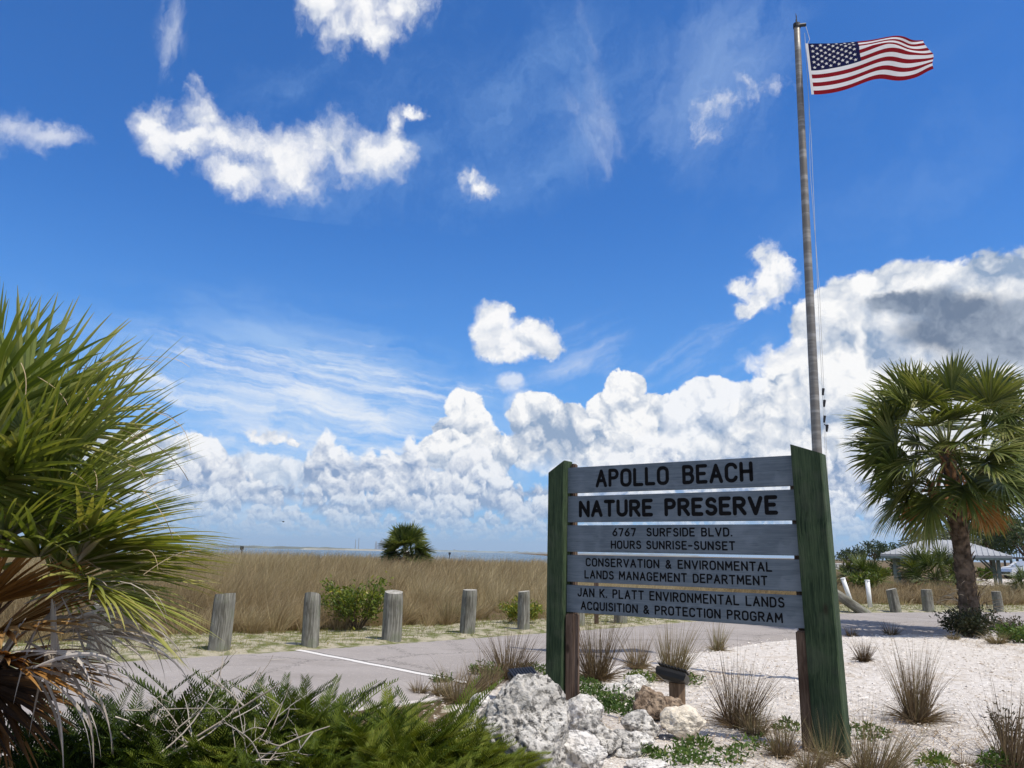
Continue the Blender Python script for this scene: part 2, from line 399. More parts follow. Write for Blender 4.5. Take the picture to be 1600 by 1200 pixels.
def tube(g, pts, rad, sides=6, tone=.5, mi=0, cap=True):
    pts = np.asarray(pts, float); n = len(pts); rad = np.broadcast_to(rad, (n,))
    tan = nrm(np.gradient(pts, axis=0))
    ref = np.array([0, 0, 1.]) if abs(tan[0][2]) < .9 else np.array([1., 0, 0])
    s = nrm(np.cross(tan, ref)); b = np.cross(s, tan)
    a = np.linspace(0, 2 * np.pi, sides, endpoint=False)
    V = pts[:, None] + rad[:, None, None] * (np.cos(a)[None, :, None] * s[:, None] + np.sin(a)[None, :, None] * b[:, None])
    i = np.arange(n - 1)[:, None] * sides; j = np.arange(sides)[None]; j2 = (j + 1) % sides
    q = np.stack([i + j, i + j2, i + sides + j2, i + sides + j], -1).reshape(-1, 4)
    F = [q]
    if cap: F += [np.arange(sides)[None, ::-1], (np.arange(sides) + (n - 1) * sides)[None]]
    g.add(V.reshape(-1, 3), F, tone, mi)

def box(g, c, s, rot=None, tone=.5, mi=0, bev=0.):
    c = np.array(c, float); h = np.array(s, float) / 2
    if bev:
        bm = bmesh.new(); bmesh.ops.create_cube(bm, size=1)
        for v in bm.verts: v.co = Vector((v.co.x * s[0], v.co.y * s[1], v.co.z * s[2]))
        bmesh.ops.bevel(bm, geom=bm.edges[:], offset=bev, segments=2, affect='EDGES')
        V = np.array([v.co[:] for v in bm.verts]); bm.verts.index_update()
        F = {}
        for f in bm.faces: F.setdefault(len(f.verts), []).append([v.index for v in f.verts])
        F = [np.array(x) for x in F.values()]; bm.free()
    else:
        V = np.array([[x, y, z] for x in (-1, 1) for y in (-1, 1) for z in (-1, 1)]) * h
        F = [np.array([[0, 1, 3, 2], [4, 6, 7, 5], [0, 4, 5, 1], [2, 3, 7, 6], [0, 2, 6, 4], [1, 5, 7, 3]])]
    if rot is not None: V = V @ np.array(rot).T
    g.add(V + c, F, tone, mi)

def prism(g, poly, y0, y1, tone=.5, mi=0, xf=None):
    """Polygon in x-z pushed from y0 to y1."""
    n = len(poly); P = np.array(poly, float)
    V = np.concatenate([np.stack([P[:, 0], np.full(n, y0), P[:, 1]], 1), np.stack([P[:, 0], np.full(n, y1), P[:, 1]], 1)])
    if xf is not None: V = xf(V)
    i = np.arange(n); j = (i + 1) % n
    g.add(V, [np.stack([i, j, j + n, i + n], 1)[:, ::-1], np.arange(n)[None], (np.arange(n) + n)[None, ::-1]], tone, mi)

def empty(name, loc, rz=0.):
    o = bpy.data.objects.new(name, None); C.objects.link(o); o.location = loc; o.rotation_euler.z = rz
    o.empty_display_size = .2
    return o
def tag(o, label=None, cat=None, group=None, kind=None):
    if label: o['label'] = label
    if cat: o['category'] = cat
    if group: o['group'] = group
    if kind: o['kind'] = kind
    return o
def copy_tree(o, parent=None):
    c = o.copy(); C.objects.link(c); c.parent = parent
    for ch in list(o.children): copy_tree(ch, c)
    return c

# ------------------------------------------------------------------ materials
def mat(name, rough=.7, spec=.3, metal=0.):
    m = bpy.data.materials.new(name); m.use_nodes = True
    nt = m.node_tree; b = NB(nt); p = nt.nodes['Principled BSDF']
    p.inputs['Roughness'].default_value = rough; p.inputs['Metallic'].default_value = metal
    p.inputs['Specular IOR Level'].default_value = spec
    return m, b, p
def bump(b, p, h, strength=.4, dist=.02):
    n = b.n('ShaderNodeBump'); n.inputs['Strength'].default_value = strength; n.inputs['Distance'].default_value = dist
    b.t.links.new(h, n.inputs['Height']); b.t.links.new(n.outputs[0], p.inputs['Normal'])
def leafmat(name, stops, rough=.45, trans=.3, spec=.35, tint=(1.15, 1.1, .5)):
    """Leaf colours picked per leaf by its tone; light passes through the blade."""
    m, b, p = mat(name, rough, spec)
    at_ = b.n('ShaderNodeAttribute', attribute_name='tone').outputs['Fac']
    pos = b.n('ShaderNodeNewGeometry').outputs['Position']
    v = b.m('ADD', at_, b.m('MULTIPLY', b.m('SUBTRACT', b.noise(pos, 9., 3), .5), .35))
    c = b.ramp(v, stops); b.t.links.new(c, p.inputs['Base Color'])
    if trans:
        tr = b.n('ShaderNodeBsdfTranslucent'); b.set(tr.inputs[0], b.mix(1., c, tint, 'MULTIPLY'))
        mx = b.n('ShaderNodeMixShader'); mx.inputs[0].default_value = trans
        out = [n for n in b.t.nodes if n.type == 'OUTPUT_MATERIAL'][0]
        b.t.links.new(p.outputs[0], mx.inputs[1]); b.t.links.new(tr.outputs[0], mx.inputs[2]); b.t.links.new(mx.outputs[0], out.inputs[0])
    return m
def obj_co(b): return b.n('ShaderNodeTexCoord').outputs['Object']
def plain(name, c, rough=.6, spec=.3, metal=0., var=.12, scale=6.):
    m, b, p = mat(name, rough, spec, metal)
    n = b.noise(obj_co(b), scale, 5)
    b.t.links.new(b.mix(b.mr(n, .3, .7), tuple(x * (1 - var) for x in c), tuple(x * (1 + var) for x in c)), p.inputs['Base Color'])
    return m
def wood(name, dark, light, axis=2, grain=60., stretch=.06, rough=.8, knots=0., bmp=.5, knotc=(.02, .012, .008), moss=None):
    """Weathered timber: streaks along one axis, cracks and knots."""
    m, b, p = mat(name, rough, .2)
    co = obj_co(b)
    sc = [1., 1., 1.]; sc[axis] = stretch
    inf = b.n('ShaderNodeObjectInfo').outputs['Random']
    q = b.v('ADD', b.v('MULTIPLY', co, tuple(sc)), b.xyz(b.m('MULTIPLY', inf, 37.), b.m('MULTIPLY', inf, 11.), 0.))
    warp = b.noise(co, 3., 2); q2 = b.v('ADD', q, b.v('SCALE', b.xyz(warp, warp, 0.), .05))
    n1 = b.noise(q2, grain, 6, .65); n2 = b.noise(q2, grain * .25, 3, .6); n3 = b.noise(co, 2.2, 4)
    f = b.m('ADD', b.m('MULTIPLY', n1, .55), b.m('ADD', b.m('MULTIPLY', n2, .35), b.m('MULTIPLY', n3, .35)))
    c = b.mix(b.mr(f, .46, .80), dark, light)
    cr = b.mr(n1, .36, .26)                                  # drying cracks
    c = b.mix(b.m('MULTIPLY', cr, .75), c, tuple(x * .25 for x in dark))
    if moss is not None:
        mo = b.mr(b.noise(co, 4.5, 5), .5, .66); c = b.mix(b.m('MULTIPLY', mo, moss[1]), c, moss[0])
    if knots:
        kd = b.voro(b.v('MULTIPLY', co, (1., 1., .45)), knots, 0., dim='3D'); k = b.mr(kd, .12, .05)
        c = b.mix(b.m('MULTIPLY', k, .8), c, knotc)
    b.t.links.new(c, p.inputs['Base Color'])
    bump(b, p, b.m('SUBTRACT', n1, b.m('MULTIPLY', cr, .6)), bmp, .006)
    return m
# ------------------------------------------------------------------ the setting: ground, road, verge, water
FAR = np.array([(-30, -2.0), (-14, 6.3), (-9, 9.4), (-4.96, 12.26), (-2.1, 14.6), (.64, 16.95), (2.9, 18.9), (6.2, 21.9), (10.5, 24.9), (17.7, 27.3), (30, 30), (70, 36), (140, 44)], float)
NEAR = np.array([(-30, -9.5), (-14, .4), (-9, 2.6), (-5, 5.7), (-1.15, 8.9), (1.9, 12.3), (4.1, 14.7), (6.1, 16.5), (9.9, 18.2), (17, 20.2), (30, 23), (70, 29), (140, 37)], float)
def resample(P, n):
    P = np.asarray(P); k = np.arange(len(P)); t = np.linspace(0, len(P) - 1, n)
    out = []
    for x in t:                                     # Catmull-Rom through the surveyed points
        i = min(int(x), len(P) - 2); f = x - i
        a, b_, c, d = P[max(i - 1, 0)], P[i], P[i + 1], P[min(i + 2, len(P) - 1)]
        out.append(.5 * ((2 * b_) + (-a + c) * f + (2 * a - 5 * b_ + 4 * c - d) * f * f + (-a + 3 * b_ - 3 * c + d) * f ** 3))
    return np.array(out)
FARL, NEARL = resample(FAR, 241), resample(NEAR, 241)
def sdist(X, Y, L):
    """Signed distance to a polyline that runs left to right; positive beyond it."""
    X = np.asarray(X, float); Y = np.asarray(Y, float); sh = X.shape
    X = X.ravel(); Y = Y.ravel(); best = np.full(X.shape, 1e9); sg = np.ones(X.shape)
    for (ax, ay), (bx, by) in zip(L[:-1], L[1:]):
        dx, dy = bx - ax, by - ay; ll = dx * dx + dy * dy
        t = np.clip(((X - ax) * dx + (Y - ay) * dy) / ll, 0, 1)
        d = np.hypot(X - ax - t * dx, Y - ay - t * dy)
        s = np.sign(dx * (Y - ay) - dy * (X - ax)); m = d < best
        best[m] = d[m]; sg[m] = s[m]
    return (best * sg).reshape(sh)
def sstep(x, a, b): t = np.clip((x - a) / (b - a), 0, 1); return t * t * (3 - 2 * t)
def vnoise(x, y, seed=0):
    """Smooth value noise on a plane."""
    xi = np.floor(x).astype(np.int64); yi = np.floor(y).astype(np.int64); fx = x - xi; fy = y - yi
    fx = fx * fx * (3 - 2 * fx); fy = fy * fy * (3 - 2 * fy)
    def h(a, b_):
        n = (a * 374761393 + b_ * 668265263 + seed * 982451653) & 0x7fffffff
        n = ((n ^ (n >> 13)) * 1274126177) & 0x7fffffff
        return ((n ^ (n >> 16)) & 0xffff) / 65535.
    return (h(xi, yi) * (1 - fx) + h(xi + 1, yi) * fx) * (1 - fy) + (h(xi, yi + 1) * (1 - fx) + h(xi + 1, yi + 1) * fx) * fy
SHORE = lambda x: np.where(x < 16, 66 + 3 * np.sin(x * .05), np.where(x < 34, 66 + (x - 16) ** 2 * 1.2, 1e9))     # land runs on to the right
def gheight(X, Y):
    X = np.asarray(X, float); Y = np.asarray(Y, float)
    df = sdist(X, Y, FARL); dn = sdist(X, Y, NEARL)
    left = 1 - sstep(X - .30 * Y, 2, 12)
    z = .50 * sstep(df, 3, 16) * left + .10 * sstep(df, 2, 8) * (1 - left)
    z = z + .16 * sstep(df, 3, 7) * (vnoise(X * .22, Y * .22, 3) - .5) + .05 * sstep(df, .5, 3) * (vnoise(X * 1.1, Y * 1.1, 4) - .5)
    bed = sstep(-dn, .1, 1.2)
    z = z + bed * (.10 * (vnoise(X * .35, Y * .35, 5) - .45) + .05 * (vnoise(X * 1.3, Y * 1.3, 6) - .5) + .018 * (vnoise(X * 5, Y * 5, 7) - .5))
    z = z - 3.2 * sstep(Y, SHORE(X) - 6, SHORE(X) + 30)
    road = (df < .12) & (dn > -.12)
    return np.where(road, -.035, np.maximum(z, -3))
def gz(x, y): return float(gheight(np.array([x]), np.array([y]))[0])
def gat(px_, py_):
    """Ground point under a sight line (the ground is nearly level)."""
    p = at(px_, py_, 0.)
    for _ in range(4): p = at(px_, py_, gz(p.x, p.y) if gz(p.x, p.y) > -.03 else 0.)
    return p

def ground_materials():
    m, b, p = mat("ground", .95, .1)
    co = b.n('ShaderNodeNewGeometry').outputs['Position']
    zone = b.n('ShaderNodeAttribute', attribute_name='tone').outputs['Fac']        # 0 shell sand, .5 verge, 1 field soil
    n1 = b.noise(co, 1.1, 6, .6); n2 = b.noise(co, 9., 6, .65); n3 = b.noise(co, 70., 4, .7); vo = b.voro(co, 55., 0., dim='3D')
    sand = b.mix(b.mr(n2, .3, .7), (.52, .468, .412), (.72, .672, .62))
    sand = b.mix(b.m('MULTIPLY', b.mr(n3, .56, .66), .75), sand, (.30, .245, .19))            # broken shell and twig specks
    sand = b.mix(b.m('MULTIPLY', b.mr(n3, .42, .34), .6), sand, (.80, .76, .71))
    sand = b.mix(b.m('MULTIPLY', b.mr(n1, .54, .70), .55), sand, (.42, .335, .245))           # litter-stained patches
    verge = b.mix(b.mr(b.noise(co, 3.1, 6, .65), .42, .60), (.42, .375, .285), (.135, .150, .055))
    verge = b.mix(b.m('MULTIPLY', b.mr(n3, .5, .64), .5), verge, (.22, .19, .08))
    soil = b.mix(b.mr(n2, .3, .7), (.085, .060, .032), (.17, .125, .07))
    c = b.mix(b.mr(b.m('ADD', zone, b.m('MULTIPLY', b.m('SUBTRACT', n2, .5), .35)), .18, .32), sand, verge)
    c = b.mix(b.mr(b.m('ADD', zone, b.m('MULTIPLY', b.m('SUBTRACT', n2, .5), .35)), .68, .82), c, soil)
    b.t.links.new(c, p.inputs['Base Color'])
    bump(b, p, b.m('ADD', b.m('MULTIPLY', n2, .8), b.m('ADD', b.m('MULTIPLY', n3, .5), b.m('MULTIPLY', vo, .35))), .9, .035)
    r, b, p = mat("asphalt", .9, .15)
    co = b.n('ShaderNodeNewGeometry').outputs['Position']
    n1 = b.noise(co, .7, 5, .6); n2 = b.noise(co, 120., 3, .7); n3 = b.noise(co, 14., 5, .6); vo = b.voro(co, 95., 0., dim='3D')
    c = b.mix(b.mr(n1, .3, .7), (.345, .312, .285), (.42, .382, .352))
    c = b.mix(b.m('MULTIPLY', b.mr(vo, .10, .42), .45), c, (.16, .14, .13))
    c = b.mix(b.m('MULTIPLY', b.mr(n2, .58, .70), .6), c, (.56, .52, .49))
    c = b.mix(b.m('MULTIPLY', b.mr(n3, .56, .72), .45), c, (.47, .42, .36))                     # blown sand
    st = b.noise(b.v('MULTIPLY', co, (.35, .9, 1.)), 1.3, 5, .65)
    c = b.mix(b.m('MULTIPLY', b.mr(st, .55, .68), .40), c, (.21, .185, .165))                   # stains
    ce = b.n('ShaderNodeTexVoronoi', voronoi_dimensions='2D', feature='DISTANCE_TO_EDGE')
    b.set(ce.inputs['Vector'], b.v('ADD', co, b.v('SCALE', b.xyz(n3, n1, 0.), .9))); b.set(ce.inputs['Scale'], .33)
    c = b.mix(b.m('MULTIPLY', b.mr(ce.outputs[0], .012, .003), .7), c, (.09, .08, .07))         # cracks
    b.t.links.new(c, p.inputs['Base Color']); bump(b, p, b.m('ADD', n2, b.m('MULTIPLY', vo, .8)), .5, .008)
    w, b, p = mat("line_paint", .8, .2)
    co = b.n('ShaderNodeNewGeometry').outputs['Position']
    n2 = b.noise(co, 60., 5, .7)
    b.t.links.new(b.mix(b.mr(n2, .47, .64), (.66, .63, .59), (.38, .35, .32)), p.inputs['Base Color'])
    t = plain("black_line", (.045, .042, .04), .8)
    s, b, p = mat("sea", .18, .5)
    co = b.n('ShaderNodeNewGeometry').outputs['Position']
    q = b.v('MULTIPLY', co, (.35, 1., 1.))
    b.t.links.new(b.mix(b.noise(b.v('MULTIPLY', co, (.004, .03, 1.)), 1., 4), (.030, .075, .11), (.055, .11, .14)), p.inputs['Base Color'])
    bump(b, p, b.m('ADD', b.noise(q, .9, 5, .6), b.noise(q, .12, 3)), 1., 1.2)
    return m, r, w, t, s
M_GROUND, M_ROAD, M_LINE, M_DARKLINE, M_SEA = ground_materials()

def build_ground():
    def axis(fine0, fine1, step, ends):
        a = list(np.arange(fine0, fine1 + 1e-6, step)); s = step
        x = fine0
        lo = []
        while x > ends[0]: s *= 1.16; x -= s; lo.append(x)
        s = step; x = fine1; hi = []
        while x < ends[1]: s *= 1.16; x += s; hi.append(x)
        return np.array(lo[::-1] + a + hi)
    xs = axis(-9, 15, .16, (-9000, 9000)); ys = axis(1.5, 30, .16, (-400, 9000))
    X, Y = np.meshgrid(xs, ys); nx, ny = len(xs), len(ys)
    Z = gheight(X, Y)
    df = sdist(X, Y, FARL); dn = sdist(X, Y, NEARL)
    zone = .5 * sstep(df, -1, .1) + .5 * sstep(df + 1.4 * (vnoise(X * .5, Y * .5, 9) - .5), 2.2, 3.4)
    right = (X - .30 * Y) > 6
    lot = (X > .57 * Y) & (df > 19) & (df < 42)                       # white shell lot by the shelter
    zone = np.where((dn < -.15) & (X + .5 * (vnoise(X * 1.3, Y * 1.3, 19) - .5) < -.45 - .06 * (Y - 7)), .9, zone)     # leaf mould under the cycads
    zone = np.where(lot, .05, zone)
    zone = np.where(right & (df >= 13) & ~lot, .86, zone)
    i = (np.arange(ny - 1)[:, None] * nx + np.arange(nx - 1)[None])
    q = np.stack([i, i + 1, i + nx + 1, i + nx], -1).reshape(-1, 4)
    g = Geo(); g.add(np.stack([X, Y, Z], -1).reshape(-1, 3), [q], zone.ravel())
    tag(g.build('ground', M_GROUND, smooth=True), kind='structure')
    # road between its two edges; the edges wander a little where sand drifts over them
    n = 900; F_, N_ = resample(FAR, n), resample(NEAR, n)
    wob = lambda L, s: L + np.stack([np.zeros(n), .10 * (vnoise(np.arange(n) * .35, np.zeros(n) + s, s) - .5) + .06 * (vnoise(np.arange(n) * .9, np.zeros(n) + s, s + 1) - .5)], 1)
    F_, N_ = wob(F_, 3), wob(N_, 8)
    k = 9; t = np.linspace(0, 1, k)
    P = N_[:, None] * (1 - t)[None, :, None] + F_[:, None] * t[None, :, None]
    V = np.concatenate([P, np.full((n, k, 1), .012)], 2)
    V[:, 0, 2] = V[:, -1, 2] = -.05
    i = np.arange(n - 1)[:, None] * k + np.arange(k - 1)[None]
    g = Geo(); g.add(V.reshape(-1, 3), [np.stack([i, i + k, i + k + 1, i + 1], -1).reshape(-1, 4)])
    tag(g.build('road', M_ROAD), kind='structure')
    a = np.array(at(465, 1017)[:2]); c = np.array(at(665, 1056)[:2]); c = a + (c - a) * 1.25
    d = (c - a) / np.linalg.norm(c - a); s = np.array([-d[1], d[0]])
    def stripe(name, off, w, m, z):
        g = Geo(); tt = np.linspace(0, 1, 30)
        pts = a + (c - a) * tt[:, None] + s * (off + .008 * np.sin(tt * 23))[:, None]
        w_ = w * (1 + .16 * (vnoise(tt * 40, tt * 0, 5) - .5))
        V = np.stack([np.c_[pts - s * w_[:, None] / 2, np.full(30, z)], np.c_[pts + s * w_[:, None] / 2, np.full(30, z)]], 1)
        i = np.arange(29) * 2; g.add(V.reshape(-1, 3), [np.stack([i, i + 1, i + 3, i + 2], 1)])
        tag(g.build(name, m), kind='structure')
    stripe('road_marking', 0., .115, M_LINE, .017)
    stripe('road_dark_line', .085, .022, M_DARKLINE, .016)  # thin black line along one side of the white marking
    g = Geo(); X = 14000.
    g.add([(-X, 40, -.55), (X, 40, -.55), (X, 14500, -.55), (-X, 14500, -.55)], [np.array([[0, 1, 2, 3]])])
    tag(g.build('water', M_SEA), kind='structure')
build_ground()

# ------------------------------------------------------------------ far shores across the bay
M_SHORE = plain("far_shore", (.16, .17, .12), .95, var=.5, scale=.004)
M_SPIT = plain("sand_spit", (.30, .28, .22), .95, var=.4, scale=.004)
def shore(name, x0, x1, Y, htop, m, seed, z0=-.6, jag=.5):
    a, c = atd(x0, 858, Y), atd(x1, 858, Y); n = 260
    t = np.linspace(0, 1, n); x = a.x + (c.x - a.x) * t
    end = sstep(t, 0, .04) * (1 - sstep(t, .93, 1))
    h = htop * end * (1 - jag + jag * (.6 * vnoise(t * 40, t * 0, seed) + .4 * vnoise(t * 140, t * 0, seed + 1)) * 1.4)
    rows = [np.stack([x, np.full(n, Y - htop * 6), np.full(n, z0)], 1), np.stack([x, np.full(n, Y), h], 1), np.stack([x, np.full(n, Y + htop * 14), h * .8], 1), np.stack([x, np.full(n, Y + htop * 20), np.full(n, z0)], 1)]
    i = np.arange(3)[:, None] * n + np.arange(n - 1)[None]
    g = Geo(); g.add(np.stack(rows).reshape(-1, 3), [np.stack([i, i + 1, i + n + 1, i + n], -1).reshape(-1, 4)])
    tag(g.build(name, m), kind='structure')
shore('far_shore', -700, 600, 4200, 15, M_SHORE, 3)
shore('sand_spit', 470, 640, 2600, 4.5, M_SPIT, 13, jag=.2)
shore('far_shore', 560, 850, 9500, 22, M_SHORE, 23)
shore('far_shore', 830, 1100, 12500, 30, M_SHORE, 33)
# ------------------------------------------------------------------ the routed timber sign
M_POST = wood("green_post", (.012, .026, .013), (.062, .092, .046), 2, 95., .035, .8, knots=3.2, bmp=.9, moss=((.075, .082, .06), .30))
M_BACK = wood("brown_post", (.050, .030, .020), (.165, .115, .085), 2, 46., .05, .85, knots=4., bmp=.8)
M_BOARD = wood("blue_board", (.098, .126, .155), (.158, .192, .226), 0, 80., .03, .7, bmp=.35, moss=((.19, .225, .265), .45))
M_INK = plain("routed_black", (.008, .008, .009), .9, .1)

def arc(cx, cy, rx, ry, a0, a1, n=9):
    return [(cx + rx * math.cos(RAD(a0 + (a1 - a0) * k / n)), cy + ry * math.sin(RAD(a0 + (a1 - a0) * k / n))) for k in range(n + 1)]
def rr(w=.62):                                   # rounded O
    r = .26
    return arc(w - r, 1 - r, r, r, 0, 90, 4) + arc(r, 1 - r, r, r, 90, 180, 4) + arc(r, r, r, r, 180, 270, 4) + arc(w - r, r, r, r, 270, 360, 4) + [(w, 1 - r)]
GLYPH = {
 'A': (.66, [[(0, 0), (.33, 1), (.66, 0)], [(.13, .34), (.53, .34)]]),
 'B': (.58, [[(0, 0), (0, 1), (.34, 1)] + arc(.34, .77, .21, .23, 90, -90, 6) + [(0, .54)], [(.34, .54)] + arc(.34, .27, .24, .27, 90, -90, 6) + [(0, 0)]]),
 'C': (.60, [arc(.34, .70, .27, .30, 20, 90, 4) + arc(.27, .72, .27, .28, 90, 180, 5) + arc(.27, .28, .27, .28, 180, 270, 5) + arc(.34, .30, .27, .30, 270, 340, 4)]),
 'D': (.60, [[(0, 0), (0, 1), (.28, 1)] + arc(.28, .68, .32, .32, 90, 0, 5) + arc(.28, .32, .32, .32, 0, -90, 5) + [(0, 0)]]),
 'E': (.54, [[(.54, 1), (0, 1), (0, 0), (.54, 0)], [(0, .52), (.44, .52)]]),
 'F': (.54, [[(.54, 1), (0, 1), (0, 0)], [(0, .52), (.44, .52)]]),
 'G': (.62, [arc(.34, .70, .27, .30, 20, 90, 4) + arc(.27, .72, .27, .28, 90, 180, 5) + arc(.27, .28, .27, .28, 180, 270, 5) + arc(.36, .26, .26, .26, 270, 360, 5) + [(.62, .46), (.38, .46)]]),
 'H': (.60, [[(0, 0), (0, 1)], [(.60, 0), (.60, 1)], [(0, .52), (.60, .52)]]),
 'I': (.0, [[(0, 0), (0, 1)]]),
 'J': (.46, [[(.46, 1), (.46, .24)] + arc(.23, .24, .23, .24, 0, -180, 7)]),
 'K': (.60, [[(0, 0), (0, 1)], [(.58, 1), (0, .42)], [(.19, .60), (.60, 0)]]),
 'L': (.52, [[(0, 1), (0, 0), (.52, 0)]]),
 'M': (.74, [[(0, 0), (.04, 1), (.37, .30), (.70, 1), (.74, 0)]]),
 'N': (.62, [[(0, 0), (0, 1), (.62, 0), (.62, 1)]]),
 'O': (.62, [rr()]),
 'P': (.56, [[(0, 0), (0, 1), (.31, 1)] + arc(.31, .74, .25, .26, 90, -90, 7) + [(0, .48)]]),
 'Q': (.62, [rr(), [(.38, .26), (.64, -.04)]]),
 'R': (.60, [[(0, 0), (0, 1), (.33, 1)] + arc(.33, .75, .25, .25, 90, -90, 7) + [(0, .50)], [(.26, .50), (.60, 0)]]),
 'S': (.57, [arc(.30, .75, .25, .25, 25, 180, 7) + arc(.27, .76, .22, .24, 180, 262, 4) + arc(.30, .26, .27, .26, 82, 0, 4) + arc(.29, .25, .28, .25, 0, -155, 8)]),
 'T': (.62, [[(0, 1), (.62, 1)], [(.31, 1), (.31, 0)]]),
 'U': (.60, [[(0, 1), (0, .29)] + arc(.30, .29, .30, .29, 180, 360, 9) + [(.60, 1)]]),
 'V': (.66, [[(0, 1), (.33, 0), (.66, 1)]]),
 '6': (.56, [[(.44, 1), (.10, .52)] + arc(.28, .28, .28, .28, 150, 510, 14)]),
 '7': (.56, [[(0, 1), (.56, 1), (.20, 0)]]),
 '-': (.42, [[(0, .46), (.42, .46)]]),
 '.': (.05, [[(.0, .04), (.03, .04)]]),
 '&': (.64, [[(.64, 0), (.14, .68)] + arc(.29, .80, .17, .19, 215, -30, 8) + [(.10, .42)] + arc(.25, .23, .24, .23, 140, 290, 7) + [(.60, .42)]]),
}
def ribbon(g, pts, w, y, n=5):
    """Round-ended stroke, a shallow slab standing 2 mm proud of the board."""
    P = np.array(pts, float)
    keep = [0] + [i for i in range(1, len(P)) if np.hypot(*(P[i] - P[i - 1])) > 1e-5]; P = P[keep]
    poly = []
    for i in range(len(P) - 1):
        a, b_ = P[i], P[i + 1]; d = (b_ - a) / np.hypot(*(b_ - a)); th = math.atan2(d[1], d[0]); r = w / 2
        cap = lambda c, t0: [(c[0] + r * math.cos(t0 + math.pi * k / n), c[1] + r * math.sin(t0 + math.pi * k / n)) for k in range(n + 1)]
        Q = np.array(cap(b_, th - math.pi / 2) + cap(a, th + math.pi / 2))
        m = len(Q); yy = y - .00012 * (i % 7)
        V = np.concatenate([np.c_[Q[:, 0], np.full(m, yy), Q[:, 1]], np.c_[Q[:, 0], np.full(m, yy + .003), Q[:, 1]]])
        k = np.arange(m); j = (k + 1) % m
        g.add(V, [np.arange(m)[None], np.stack([k, k + m, j + m, j], 1)])
def lettering(g, text, x0, x1, z0, z1, w, y, jit=0., word=.95, gap=.34):
    h = z1 - z0; adv = []; x = 0.; rnd = random.Random(text)
    for ch in text:
        if ch == ' ': x += word - gap; continue
        adv.append((ch, x)); x += GLYPH[ch][0] + gap
    tot = x - gap; sx = (x1 - x0 - w) / tot
    for ch, xx in adv:
        dz = rnd.uniform(-jit, jit) * h
        for st in GLYPH[ch][1]:
            ribbon(g, [(x0 + w / 2 + (xx + px_) * sx, z0 + w / 2 + dz + pz * (h - w)) for px_, pz in st], w, y)

